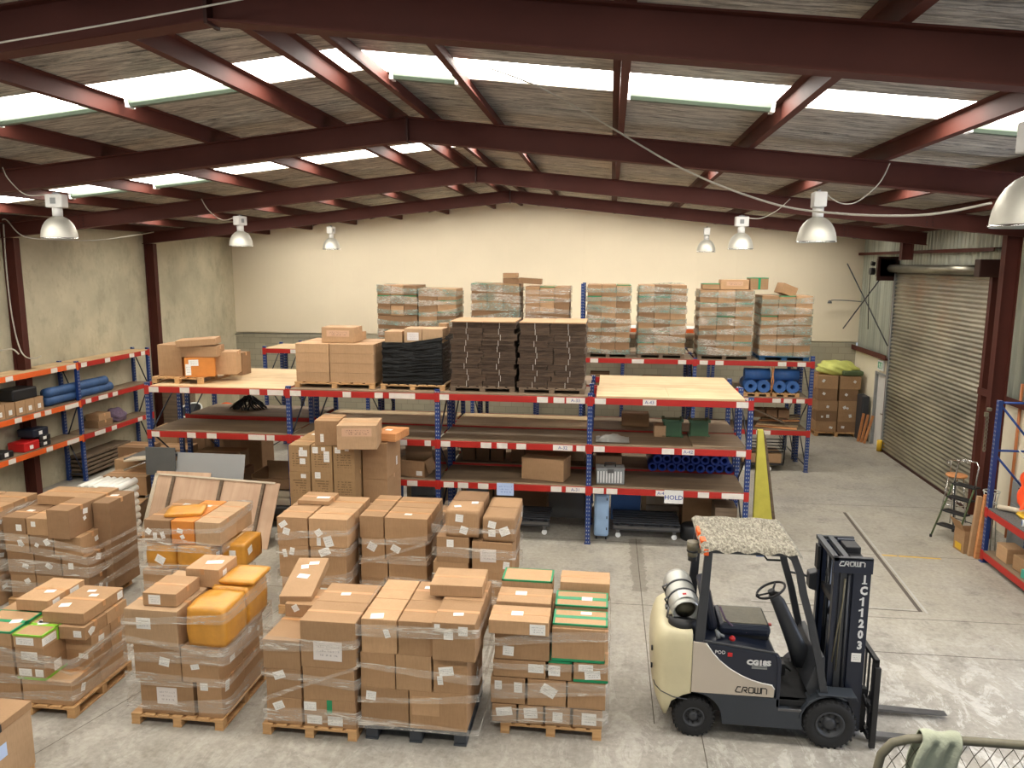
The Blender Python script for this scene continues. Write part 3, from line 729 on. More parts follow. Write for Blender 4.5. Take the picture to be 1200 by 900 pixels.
def stack(desc, group, y0, y1, layers, seed=1, mats=('kraft',), nd=2, tape='tape_tan', stp=.55, rearmat=None, topdark=False):
    """layers: list of (z0, z1, [(x0,x1[,dict])...]).  Front cartons plus nd-1 rows behind."""
    r = random.Random(seed); nL = max(1, len(layers)); out = []
    for li, L in enumerate(layers):
        cells = L[2]; lw = LAYW[nL][li]; cw = COLW[len(cells)]
        for ci, cell in enumerate(cells):
            x0, x1 = cell[0], cell[1]; kw = dict(cell[2]) if len(cell) > 2 else {}
            z0, z1 = kw.pop('z', (L[0], L[1])); rows = kw.pop('nd', nd); fy = kw.pop('y0', y0); skip = kw.pop('skip', ())
            ye = kw.pop('y1', y1)
            if li < nL-1 and ci < len(cells)-1 and 'nd' not in (cell[2] if len(cell) > 2 else {}) and rows == 2: rows = 1
            for k in range(rows):
                if k in skip: continue
                ya = fy+(ye-fy)*k/rows; yb = fy+(ye-fy)*(k+1)/rows
                dw = ['front', 'rear'][k] if rows == 2 else (['front', 'centre', 'rear'][k] if rows == 3 else 'full-depth')
                kk = dict(kw) if (k == 0 or kw.get('all')) else {q: kw[q] for q in ('mat', 'soft') if q in kw and rearmat is None}
                kk.pop('all', None)
                look = kk.pop('look', None) or ('brown carton' if not kk.get('green') else ('lime-taped carton' if 'l' in kk['green'] else 'green-taped carton'))
                mat = kk.pop('mat', None) or r.choice(mats)
                w, d, h = x1-x0, yb-ya, z1-z0
                st = kk.pop('st', None)
                if st is None: st = rnd_st(r, w, d, h, 'fr' if ci == len(cells)-1 else 'f', stp if k == 0 else .3)
                if li == nL-1 and r.random() < .5 and not kk.get('soft'): st = list(st)+[('t', r.uniform(.3, .7), r.uniform(.3, .7), .11, .07, r.uniform(-.2, .3))]
                lab = '%s, %s layer %s%s, %s' % (look, lw, dw, cw[ci], desc)
                g = .004
                o = carton(x0+g, x1-g, ya+g, yb-g, z0+.001, z1, lab, group, mat, kk.pop('tape', tape), st, rz=kk.pop('rz', r.uniform(-.012, .012)), **kk)
                out.append(o)
    return out

# ================================================================== pallet racking
def rack(label, loc, rz, posts, depth, bays, hts, group='pallet racks', backs=True, seed=1, post_front_only=(), tags=True, backbeam=True, brace=True, nm='pallet_rack'):
    """posts: x of each upright frame; bays: per bay list of (ztop, beam material, deck material, tags[, notch])"""
    r = random.Random(seed)
    e = empty(nm, loc, rz, label, 'rack', group)
    pw, pd = .09, .07
    for i, x in enumerate(posts):
        for y in (pd/2, depth-pd/2):
            m = MB().box(-pw/2, pw/2, -pd/2, pd/2, .006, hts[i], .004)
            p = m.build('upright', 'post_blue', e); p.location = (x, y, 0)
            MB().box(-.06, .06, -.06, .06, 0, .006).build('foot_plate', 'post_blue', p)
        if brace:
            m = MB(); n = max(2, int(hts[i]/.85)); 
            for k in range(n):
                za, zb = .15+k*(hts[i]-.3)/n, .15+(k+1)*(hts[i]-.3)/n
                if k % 2: za, zb = zb, za
                m.tube([(x, pd, za), (x, depth-pd, zb)], .016, 6)
            m.tube([(x, pd, .15), (x, depth-pd, .15)], .016, 6).tube([(x, pd, hts[i]-.15), (x, depth-pd, hts[i]-.15)], .016, 6)
            m.build('brace', 'navy', e)
    for i, lv in enumerate(bays):
        xa, xb = posts[i]+pw/2, posts[i+1]-pw/2
        for L in lv:
            z, bmat, dmat, tg = L[:4]; notch = L[4] if len(L) > 4 else None
            for y0, y1, front in ((-.008, .042, True), (depth-.042, depth+.008, False)):
                if not front and not backbeam: continue
                b = MB().box(xa, xb, y0, y1, z-.138, z-.018, .006).build('beam', bmat, e)
                if front:
                    for (f, tw, s) in tg:
                        xx = xa+(xb-xa)*f
                        q = MB().box(xx-tw/2, xx+tw/2, y0-.003, y0-.0005, z-.132, z-.028).build('label_tag', 'tag_white', b)
                        if s: text('tag_text', s, .085, (xx, y0-.0035, z-.08), FRONT, 'blue_ink', q, .0005)
            for x0_, x1_ in ((posts[i]+.001, posts[i]+pw/2+.006), (posts[i+1]-pw/2-.006, posts[i+1]-.001)):
                MB().box(x0_-(pw/2 if i == 0 and x0_ < xa else 0), x1_+(pw/2 if i == len(bays)-1 and x1_ > xb else 0), -.012, .0, z-.175, z-.0).build('connector', bmat, e)
            if dmat:
                m = MB()
                if notch: 
                    a, b_, dd = notch
                    m.prism([(xa, -.004), (xb, -.004), (xb, depth), (b_, depth), (b_, dd), (a, dd), (a, depth), (xa, depth)], 'z', z-.018, z)
                else: m.box(xa-.02, xb+.02, -.004, depth+.0, z-.018, z)
                m.build('deck', dmat, e)
    return e
plain('blue_ink', (50, 70, 150), 0.6); paper('print_rows', (196, 158, 128), (80, 50, 40), amount=0.75)
T2 = lambda *a: list(a)
FX = [-8.95, -6.06, -3.15, -.31, 2.53]
zt, zm, zl = 2.80, 1.91, 1.12
front_rack = rack('long red and blue front rack row facing the camera', (0, 13.8, 0), 0, FX, 1.17, [
    [(zt, 'beam_red', None, [(.04, .2, ''), (.27, .2, ''), (.78, .2, ''), (.93, .32, '')]), (zm, 'beam_red', 'plywood_dull', [(.03, .18, ''), (.3, .18, ''), (.45, .2, ''), (.75, .17, ''), (.81, .17, ''), (.88, .16, '')])],
    [(zt, 'beam_red', 'plywood_dull', [(.04, .22, ''), (.4, .16, ''), (.62, .16, ''), (.78, .5, '')]), (zm, 'beam_red', 'plywood_dull', [(.1, .2, ''), (.72, .5, ''), (.95, .12, '')]), (zl, 'beam_red', 'plywood_dull', [(.1, .2, ''), (.45, .2, ''), (.66, .22, ''), (.84, .2, '')])],
    [(zt, 'beam_red', 'plywood_dull', [(.03, .2, ''), (.70, .2, ''), (.81, .2, ''), (.92, .34, 'A-33')]), (zm, 'beam_red', 'plywood_dull', [(.04, .18, ''), (.32, .2, ''), (.43, .2, ''), (.56, .18, ''), (.84, .36, 'A-32'), (.96, .16, '')]), (zl, 'beam_red', 'plywood_dull', [(.06, .2, ''), (.16, .2, ''), (.30, .2, ''), (.8, .2, ''), (.93, .36, 'A-31')])],
    [(zt, 'beam_red', None, [(.05, .2, ''), (.37, .24, 'A-43'), (.97, .26, '')]), (zm, 'beam_red', 'plywood_dull', [(.05, .2, ''), (.5, .22, ''), (.63, .22, 'A-42'), (.97, .18, '')]), (zl, 'beam_red', 'plywood_dull', [(.05, .2, ''), (.14, .2, ''), (.47, .22, 'A-41'), (.74, .2, ''), (.93, .4, '')])],
], [2.85, 2.85, 2.86, 2.86, 2.85], seed=2)
back_rack = rack('red and blue rack row standing back to back behind front row', (0, 15.2, 0), 0, FX, 1.2, [
    [(zt, 'beam_red', None, []), (zm+.05, 'beam_red', 'plywood_dull', [])],
    [(zt, 'beam_red', 'plywood_dull', []), (zm, 'beam_red', 'plywood', []), (zl, 'beam_red', 'plywood_dull', [])],
    [(zt, 'beam_red', 'plywood_dull', []), (zm, 'beam_red', 'plywood', []), (zl, 'beam_red', 'plywood_dull', [])],
    [(zt, 'beam_red', None, []), (zm, 'beam_red', 'plywood_dull', []), (zl, 'beam_red', 'plywood_dull', [])],
], [2.82]*5, seed=3)
# loose ply sheets laid over both rows
for x0, x1, z, lab in ((-8.86, -6.12, zt+.0, 'pale plywood sheets bridging both rack rows on the left bay'), (-.2, 2.42, zt+.0, 'thick pale plywood sheet on top of the rack\'s right bay')):
    th = .022 if x0 < -5 else .05
    m = MB()
    if x0 < -5:
        m.box(x0, (x0+x1)/2-.3, 13.8, 15.1, z-.018, z+.0, .002); m.box((x0+x1)/2-.298, x1, 13.8, 15.1, z-.018, z+.0, .002); m.box(x0, x1, 15.11, 16.42, z-.018, z+.0, .002)
    else:
        m.box(x0, x0+1.3, 13.79, 15.0, z-.018, z+.02, .002); m.box(x0+1.302, x1, 13.79, 15.0, z-.018, z+.02, .002); m.box(x0+.03, x1, 15.02, 16.42, z-.018, z+.02, .002)
    tag(m.build('plywood_sheet', 'plywood'), lab, 'board', 'plywood sheets on top decks')
# second board lying at the right end of the middle level
tag(MB().box(1.55, 2.44, 13.82, 14.9, zm+.001, zm+.035, .003).build('plywood_offcut', 'plywood_dull'), 'square plywood offcut on the middle deck at the right end', 'board')
GX = [5.0-2.84*k for k in range(5, -1, -1)]
far_rack = rack('far red and blue rack row carrying the plastic-wrapped pallets', (0, 19.55, 0), 0, GX, 1.15, [
    [(2.9, 'beam_red', 'plywood', [(.3, .25, ''), (.5, .2, '')]), (1.9, 'beam_red', 'plywood_dull', [])]]+
    [[(2.82, 'beam_red', 'plywood_dull', [(.1, .2, ''), (.5, .3, ''), (.9, .2, '')]), (1.9, 'beam_red', 'plywood_dull', []), (1.08, 'beam_red', None, [])] for _ in range(3)]+
    [[(2.82, 'beam_red', 'plywood_dull', [(.06, .2, ''), (.2, .2, ''), (.75, .2, ''), (.92, .2, '')]), (1.9, 'beam_red', 'plywood_dull', [(.45, .2, ''), (.72, .2, ''), (.82, .2, ''), (.93, .2, '')]), (1.08, 'beam_red', 'plywood_dull', [(.62, .35, '')])]],
    [2.95, 2.85, 2.85, 4.68, 2.85, 2.95], seed=4)
far_rack_b = rack('rear half of the far rack row, against the white wall side', (0, 20.9, 0), 0, GX, 1.15, [
    [(2.82, 'beam_red', 'plywood_dull', []), (1.9, 'beam_red', 'plywood_dull', [])] for _ in range(5)], [2.85]*6, seed=5, brace=True)
rack('orange beamed rack bay against the back wall', (0, 24.0, 0), 0, [-2.3, .45, 3.2], 1.1, [[(3.22, 'beam_orange', 'white_paint', [])]]*2, [3.2]*3, seed=6)
# left wall rack: orange bay near, red bay far
left_rack = rack('rack along left concrete wall, orange near bay and red far bay', (-12.3, 13.55, 0), PI/2, [0, 2.82, 5.63], .5, [
    [(2.85, 'beam_orange', 'plywood', [(.25, .2, ''), (.73, .2, ''), (.93, .3, '')], (1.4, 1.85, .22)), (1.95, 'beam_orange', 'plywood_dull', [(.3, .2, ''), (.5, .2, ''), (.62, .2, ''), (.9, .45, '')], (1.4, 1.85, .22)), (1.13, 'beam_orange', 'plywood_dull', [(.2, .2, ''), (.6, .2, ''), (.88, .4, '')], (1.4, 1.85, .22))],
    [(2.85, 'beam_red', 'plywood', [(.06, .2, ''), (.38, .2, ''), (.74, .2, ''), (.92, .18, '')]), (1.97, 'beam_red', 'plywood_dull', [(.08, .2, ''), (.28, .35, ''), (.45, .2, '')]), (1.13, 'beam_red', 'plywood_dull', [(.2, .4, ''), (.4, .2, ''), (.8, .2, ''), (.93, .2, '')])]],
    [2.88, 2.88, 2.9], seed=7, backbeam=False)
right_rack = rack('tall blue and red rack at the right photo edge', (6.64, 13.9, 0), -PI/2, [0, 2.8], .75, [
    [(1.0, 'beam_red', 'carpet_grey', []), (.22, 'beam_red', 'plywood_dull', [])]], [2.9, 2.9], seed=8, backbeam=True, brace=False)
m = MB()
for (a, b) in (((.07, 2.86), (.7, 2.86)), ((.07, 2.02), (.7, 2.02)), ((.07, 2.8), (.7, 2.05)), ((.07, 1.92), (.7, 1.2))):
    m.cyl((0, a[0], a[1]), (0, b[0], b[1]), .02, 8)
m.build('brace', 'brace_blue', right_rack)
# ================================================================== stacks standing on the floor
g1 = 'cartons on the front row of pallets'; g2 = 'cartons on the second row of pallets'
# S0 timber crate, bottom left corner
e = empty('timber_crate', (-6.19, 6.0, 0), 0, 'pale crate with blue-and-white label in bottom left corner', 'crate')
MB().box(-.45, .45, -.52, .52, .1, .78, .006).build('crate_body', 'kraft_pink', e)
MB().box(-.46, .46, -.53, .53, .70, .785, .006).build('lid', 'kraft', e)
sk = MB()
for y in (-.45, 0, .45): sk.box(-.45, .45, y-.05, y+.05, 0, .1)
sk.build('skids', 'pallet_pine', e)
q = MB().box(.4505, .453, .02, .18, .42, .56).build('sticker', 'sheet_blue', e)
MB().box(.46, .463, .1, .13, .70, .78).build('handle_slot', 'black', e)
# S1 green-taped stack
D = 'green-taped stack at left front'
pallet(-7.15, -5.98, 7.42, 8.5, 'pine pallet under the green-taped stack at left front')
x = [-7.14, -6.62, -6.02]
stack(D, g1, 7.45, 8.5, [
    (.13, .42, [(-7.14, -6.65), (-6.64, -6.02)]),
    (.42, .62, [(-7.2, -6.71), (-6.69, -6.33, dict(green='bl', st=[('f', .3, .45, .16, .09, 0), ('f', .8, .45, .1, .09, 0), ('r', .2, .5, .12, .12, 0)])), (-6.33, -5.98, dict(y0=7.8))]),
    (.62, .81, [(-7.2, -6.71), (-6.69, -6.33, dict(st=[('f', .5, .5, .2, .1, 0)])), (-6.33, -5.98, dict(y0=7.8))]),
    (.81, .97, [(-7.28, -6.72, dict(green='xe', z=(.81, .99), st=[('t', .75, .5, .12, .09, .3)])), (-6.70, -6.32, dict(green='lxe', st=[('f', .4, .5, .22, .09, 0), ('r', .2, .5, .22, .09, 0), ('t', .4, .6, .12, .1, .4)])), (-6.32, -5.98, dict(y0=7.7, y1=8.5))])],
    seed=3, mats=('kraft', 'kraft_light'), nd=2)
carton(-7.05, -6.62, 7.95, 8.6, 1.01, 1.15, 'flat brown carton on top of green-taped stack at left rear', g1, 'kraft_light', 'tape_tan', [('r', .2, .5, .12, .09, 0), ('r', .7, .5, .16, .1, 0), ('t', .6, .4, .12, .08, .2)])
carton(-6.55, -6.02, 7.75, 8.5, .98, 1.12, 'flat brown carton with round white stickers on green-taped stack', g1, 'kraft', 'tape_tan', [('t', .4, .8, .1, .06, .2), ('t', .6, .65, .1, .07, .1), ('t', .3, .25, .12, .1, .3), ('r', .9, .5, .1, .09, 0)])
film(-7.2, -5.97, 7.45, 8.52, [(.55, .62, .14), (.74, .66, .10), (.34, .40, .16), (.16, .2, .14), (.9, .5, .06)], 'clear wrap round the green-taped stack at left front', seed=4)
# S2 orange bags
D = 'front stack topped with orange bags'
pallet(-5.28, -4.18, 7.42, 8.56, 'pine pallet under the front stack topped with orange bags')
stack(D, g1, 7.45, 8.55, [
    (.13, .54, [(-5.17, -4.53, dict(st=[('f', .5, .55, .24, .2, 0, 'sticker_big')])), (-4.49, -4.19, dict(st=[('f', .3, .9, .09, .09, 0), ('r', .25, .8, .09, .12, .2)]))]),
    (.54, .95, [(-5.22, -4.66, dict(st=[('f', .65, .55, .12, .1, .2)])), (-4.65, -4.2)]),
    (.95, 1.37, [(-5.30, -4.66, dict(mat='kraft_pink', st=[('f', .36, .62, .17, .13, 0)])), (-4.58, -4.10, dict(mat='orange_wrap', soft=.8, look='orange plastic-wrapped parcel', st=[], z=(.95, 1.44)))])],
    seed=5, nd=2)
carton(-5.12, -4.72, 7.55, 8.05, 1.375, 1.53, 'low brown carton on top, left of the orange parcel', g1, 'kraft', 'tape_tan', [('f', .35, .5, .14, .11, 0)])
carton(-4.92, -4.5, 8.1, 8.55, 1.375, 1.60, 'brown carton at back on top of the orange-bag stack', g1, 'kraft_light', 'tape_tan', [('t', .6, .5, .2, .1, .2), ('r', .3, .5, .09, .14, 0)], seam='y')
carton(-4.5, -4.05, 8.05, 8.55, 1.445, 1.50, 'flattish orange parcel at right rear of the orange-bag stack', g1, 'orange_wrap', None, [], soft=.8, seam='')
film(-5.3, -4.1, 7.42, 8.58, [(.80, .78, .20), (.50, .55, .16), (1.2, 1.28, .16), (1.02, .9, .14), (.2, .24, .2)], 'clear wrap round the front stack topped with orange bags', seed=6)
# S3
D = 'front stack with leaning flat box'
pallet(-3.72, -2.64, 7.43, 8.5, 'pine pallet under the front stack with leaning flat box')
stack(D, g1, 7.45, 8.45, [
    (.13, .44, [(-3.67, -3.26, dict(st=[('f', .35, .7, .12, .09, -.4)])), (-3.24, -2.64, dict(z=(.13, .29), st=[('f', .2, .5, .17, .1, 0), ('f', .6, .5, .17, .11, 0)]))]),
    (.44, .78, [(-3.66, -3.25, dict(st=[('f', .38, .8, .13, .09, -.35)])), (-3.24, -2.65, dict(z=(.29, .45), st=[('f', .12, .5, .14, .1, 0)], green='y'))]),
    (.78, 1.12, [(-3.68, -3.25), (-3.24, -2.65, dict(z=(.45, .83), st=[]))]),
    (1.12, 1.40, [(-3.66, -3.26, dict(y0=8.0, z=(1.12, 1.28), nd=1)), (-3.25, -2.62, dict(z=(.83, 1.37), look='big carton with large white label', st=[('f', .49, .37, .32, .22, 0.02, 'sticker_big')], nd=2))])],
    seed=8, nd=2)
carton(-3.80, -3.42, 8.08, 8.95, 1.30, 1.41, 'long flat carton leaning up on the stack with three stickers', g1, 'kraft_light', 'tape_tan', [('t', .6, .85, .12, .07, .1), ('t', .35, .75, .09, .09, .2), ('t', .45, .5, .14, .09, -.2)], rx=.15, rz=.12, seam='')
film(-3.69, -2.62, 7.43, 8.47, [(1.0, 1.10, .2), (.70, .62, .12), (.40, .85, .08), (.2, .2, .16)], 'clear wrap round the front stack with leaning flat box', seed=9)
# S4
D = 'front stack on dark plastic pallet'
pallet(-2.57, -1.42, 7.5, 8.6, 'dark grey plastic pallet under fourth stack of the front row', mat='plastic_pallet', h=.16, plastic=True, group=None)
stack(D, g1, 7.5, 8.55, [
    (.165, .61, [(-2.61, -2.07, dict(st=[('f', .22, .8, .11, .1, .1)])), (-2.06, -1.42, dict(st=[('f', .28, .62, .3, .22, 0, 'kraft_light')]))]),
    (.61, 1.02, [(-2.60, -2.21, dict(st=[])), (-2.20, -1.80, dict(st=[])), (-1.79, -1.41, dict(st=[('f', .38, .62, .16, .1, -.15), ('f', .2, .35, .06, .1, -.1)]))]),
    (1.02, 1.41, [(-2.58, -2.18, dict(st=[('f', .72, .6, .06, .1, -.3), ('t', .4, .15, .14, .12, .2)])), (-2.17, -1.79, dict(st=[])), (-1.78, -1.31, dict(y0=7.42, z=(1.03, 1.46), st=[('f', .12, .88, .06, .06, 0), ('f', .38, .68, .1, .1, 0), ('f', .72, .8, .1, .1, 0)]))])],
    seed=11, nd=2, mats=('kraft', 'kraft', 'kraft_light'))
carton(-1.95, -1.35, 8.05, 8.55, 1.465, 1.6, 'loose flat carton on top rear of the dark pallet stack', g1, 'kraft_light', 'tape_tan', [], rz=.03)
film(-2.6, -1.30, 7.41, 8.58, [(.50, .60, .12), (1.28, 1.30, .14), (.2, .2, .14), (.9, .8, .12)], 'clear wrap round the stack on the dark plastic pallet', seed=12)
# S5
D = 'green-taped stack beside the forklift'
pallet(-1.10, .02, 7.8, 8.85, 'pine pallet under the stack nearest the forklift')
stack(D, g1, 7.8, 8.85, [
    (.135, .35, [(-1.2, -.92, dict(st=[('f', .5, .6, .18, .1, -.15)])), (-.90, -.62, dict(st=[('f', .5, .6, .15, .12, -.1)])), (-.60, -.32, dict(st=[('f', .5, .5, .11, .11, 0)])), (-.30, .03, dict(st=[('f', .55, .5, .16, .14, 0)]))]),
    (.36, .67, [(-1.21, -.82, dict(st=[('f', .22, .7, .08, .1, 0), ('f', .8, .65, .09, .12, 0)])), (-.80, -.37, dict(st=[('f', .55, .6, .17, .12, .5)])), (-.36, .06, dict(st=[]))]),
    (.68, .88, [(-1.19, -.60, dict(st=[('f', .82, .6, .17, .1, 0)])), (-.57, -.31, dict(green='e', z=(.68, .90), st=[('f', .25, .5, .13, .12, 0)])), (-.30, .08, dict(green='b', z=(.68, .90), st=[('f', .35, .75, .16, .08, 0), ('f', .55, .4, .17, .1, -.1)]))]),
    (.89, 1.22, [(-1.17, -.56, dict(st=[('f', .25, .3, .12, .11, .05)])), (-.54, .04, dict(z=(.91, 1.29), green='b', st=[]))])],
    seed=14, nd=2)
carton(-1.22, -.57, 7.72, 8.1, 1.225, 1.38, 'flat carton with white top label, front left beside the forklift', g1, 'kraft_light', 'tape_tan', [('t', .45, .5, .13, .1, .05), ('f', .82, .45, .17, .12, 0)])
carton(-1.2, -.58, 8.15, 8.55, 1.225, 1.40, 'flat carton with white top label, middle left beside the forklift', g1, 'kraft_light', 'tape_tan', [('t', .42, .6, .13, .1, .05)])
carton(-1.2, -.6, 8.62, 8.98, 1.225, 1.46, 'flat plain carton, rear left beside the forklift', g1, 'kraft_light', None, [], green='e')
carton(-.53, .06, 7.83, 8.15, 1.295, 1.34, 'flat green-banded carton, front right beside the forklift', g1, 'kraft_light', None, [('t', .6, .8, .12, .06, 0)], green='xe', rx=.04)
carton(-.53, .06, 8.2, 8.5, 1.295, 1.40, 'flat green-banded carton, middle right beside the forklift', g1, 'kraft_light', None, [('t', .6, .5, .12, .07, 0)], green='xe', rx=.12)
carton(-.5, .08, 8.55, 8.9, 1.295, 1.50, 'plain carton, rear right beside the forklift', g1, 'kraft_light', 'tape_tan', [])
film(-1.2, .07, 7.78, 8.87, [(1.06, 1.18, .12), (.45, .55, .18), (.15, .2, .2), (.8, .8, .14)], 'clear wrap round the stack nearest the forklift', seed=15)
# ---------------- second row
pallet(-8.95, -7.62, 9.95, 11.0, 'pallet under the wide brown stack at left')
D = 'wide stack with protruding carton'
stack(D, g2, 10.0, 11.1, [
    (.135, .5, [(-8.92, -8.5), (-8.49, -8.06), (-8.05, -7.62)]), (.5, .85, [(-8.94, -8.5), (-8.49, -8.06), (-8.05, -7.62)]),
    (.85, 1.14, [(-8.95, -8.55), (-8.54, -8.16), (-8.15, -7.7)]),
    (1.14, 1.40, [(-8.96, -8.58), (-8.57, -8.17), (-8.15, -7.79, dict(y0=9.9, z=(1.14, 1.58)))])],
    seed=21, nd=2, mats=('kraft', 'kraft_dark'), stp=.8)
carton(-8.85, -8.1, 10.6, 11.1, 1.41, 1.56, 'low brown carton at rear left on top of wide stack', g2, 'kraft', 'tape_tan')
carton(-7.77, -7.5, 10.4, 11.05, .14, 1.55, 'tall upright carton on the right end of wide stack', g2, 'kraft_dark', 'tape_tan', [('t', .4, .6, .12, .07, .2)])
film(-8.97, -7.49, 9.88, 11.12, [(1.12, .95, .12), (.96, .78, .12), (.6, .6, .2), (.3, .34, .2)], 'clear wrap round the wide stack with protruding carton', seed=22)
D = 'stack cut off by left edge'
stack(D, g2, 9.9, 10.9, [(.0, .5, [(-10.1, -9.62), (-9.6, -9.08)]), (.5, 1.0, [(-10.1, -9.62), (-9.6, -9.08)]), (1.0, 1.5, [(-10.1, -9.62), (-9.6, -9.08, dict(look='shrink-wrapped carton'))])], seed=24, nd=2, stp=.8)
film(-10.1, -9.06, 9.9, 10.9, [(1.3, 1.32, .14), (.9, .9, .1), (.4, .4, .1)], 'clear wrap on the stack cut off by left edge', seed=25)
D = 'orange-banded stack before leaning plywood'
pallet(-6.75, -5.6, 9.98, 11.0, 'pallet under the orange-banded stack before leaning plywood')
stack(D, g2, 10.0, 11.0, [
    (.135, .70, [(-6.76, -6.3), (-6.28, -5.9), (-5.88, -5.6)]),
    (.70, 1.12, [(-6.70, -6.22, dict(mat='orange_wrap', soft=.7, look='orange parcel', st=[('f', .5, .4, .14, .12, .5)])), (-6.21, -5.66, dict(mat='orange_wrap', soft=.7, look='orange parcel', st=[('r', .4, .5, .1, .1, .1)]))]),
    (1.12, 1.47, [(-6.68, -6.27, dict(mat='kraft_dark', st=[('f', .4, .3, .06, .1, 0), ('f', .7, .35, .06, .1, -.3), ('f', .15, .5, .08, .08, .6)])), (-6.26, -5.90, dict(mat='orange_box', look='amber taped carton')), (-5.89, -5.50, dict(mat='kraft_pink', st=[]))])],
    seed=27, nd=2)
carton(-5.62, -5.25, 10.2, 10.8, .72, 1.08, 'orange parcel with white sticker hanging over stack\'s right side', g2, 'orange_wrap', None, [('r', .3, .6, .13, .11, -.2), ('f', .5, .6, .1, .1, 0)], soft=.5, seam='')
carton(-6.5, -5.95, 10.15, 10.6, 1.475, 1.53, 'small amber parcel lying on top of the orange-banded stack', g2, 'orange_wrap', None, [], soft=.7, seam='', rz=.3)
film(-6.76, -5.5, 9.97, 11.02, [(1.0, 1.02, .2), (.66, .7, .18), (1.22, 1.35, .14), (.3, .3, .24)], 'clear wrap round the orange-banded stack', seed=28)
D = 'wrapped stack before tall printed cartons'
pallet(-4.8, -3.7, 10.28, 11.4, 'pallet under the wrapped stack before tall printed cartons')
stack(D, g2, 10.3, 11.4, [
    (.135, .58, [(-4.74, -4.30), (-4.28, -3.74)]), (.58, 1.07, [(-4.76, -4.30, dict(st=[('f', .2, .75, .06, .12, -.2), ('f', .45, .82, .07, .11, .2)])), (-4.28, -3.73, dict(st=[('f', .4, .85, .17, .11, -.4)]))]),
    (1.07, 1.50, [(-4.78, -4.31, dict(st=[('f', .2, .75, .12, .08, -.6), ('f', .3, .5, .1, .1, .3)])), (-4.29, -3.70, dict(mat='kraft_light', st=[('f', .25, .5, .1, .1, -.6), ('f', .5, .2, .13, .16, -.3), ('f', .25, .18, .06, .12, 0)]))])],
    seed=31, nd=2)
carton(-4.7, -4.2, 10.9, 11.35, 1.505, 1.57, 'shallow carton with white sticker on top of wrapped stack', g2, 'kraft', 'tape_tan', [('t', .7, .4, .2, .09, .1)])
carton(-4.25, -3.86, 11.5, 12.0, .0, 1.22, 'tall wrapped carton standing behind right of the wrapped stack', g2, 'kraft_dark', 'tape_tan', [('r', .6, .75, .09, .14, .1)])
film(-4.78, -3.7, 10.27, 11.42, [(1.14, 1.28, .12), (.92, .98, .12), (.5, .55, .2), (.2, .24, .2)], 'clear wrap round the stack before tall printed cartons', seed=32)
D = 'wrapped stack in middle of second row'
pallet(-3.65, -2.5, 10.7, 11.7, 'pallet under the wrapped stack in middle of second row')
stack(D, g2, 10.6, 11.65, [
    (.135, .50, [(-3.62, -3.26), (-3.24, -2.62)]), (.50, .80, [(-3.62, -3.2), (-3.19, -2.6)]),
    (.80, 1.13, [(-3.6, -3.24, dict(st=[('f', .45, .6, .13, .12, .5)])), (-3.23, -2.62, dict(st=[('f', .25, .55, .14, .1, .5)]))]),
    (1.13, 1.47, [(-3.62, -3.25, dict(st=[])), (-3.24, -2.58, dict(z=(1.12, 1.46), st=[]))])],
    seed=34, nd=2)
carton(-3.15, -2.6, 11.75, 12.3, .0, 1.12, 'tall brown carton standing behind right of second-row middle stack', g2, 'kraft_dark', 'tape_tan', [])
film(-3.62, -2.58, 10.56, 11.68, [(1.06, 1.10, .16), (.8, .75, .16), (.72, 1.1, .05), (.4, .4, .2)], 'clear wrap round the stack in middle of second row', seed=35)
D = 'two-column stack nearest the grey dolly'
pallet(-2.5, -1.45, 10.28, 11.3, 'pallet under the two-column stack nearest the grey dolly')
stack(D, g2, 10.35, 11.35, [
    (.135, .52, [(-2.46, -1.93), (-1.92, -1.32)]), (.52, .92, [(-2.45, -1.93), (-1.91, -1.3, dict(z=(.52, .80)))]),
    (.92, 1.30, [(-2.40, -1.92, dict(st=[('f', .42, .75, .1, .11, 0)])), (-1.88, -1.29, dict(z=(.80, 1.25), look='carton with big white label', st=[('f', .4, .55, .23, .19, 0, 'sticker_big'), ('f', .85, .25, .09, .11, .1)]))]),
    (1.30, 1.70, [(-2.27, -1.77, dict(st=[('f', .42, .72, .11, .11, .1), ('f', .55, .28, .11, .11, .3), ('t', .3, .4, .1, .08, .3), ('t', .75, .8, .1, .1, .1)], soft=.25)), (-1.73, -1.25, dict(z=(1.26, 1.62), st=[('f', .3, .7, .11, .1, .2), ('f', .3, .35, .1, .1, 0), ('f', .68, .45, .14, .12, -.4)], soft=.25))])],
    seed=37, nd=2, mats=('kraft', 'kraft_dark'))
film(-2.45, -1.27, 10.32, 11.38, [(1.4, 1.4, .14), (1.05, 1.0, .16), (.6, .6, .2), (.3, .34, .16)], 'clear wrap round the two-column stack nearest the grey dolly', seed=38)
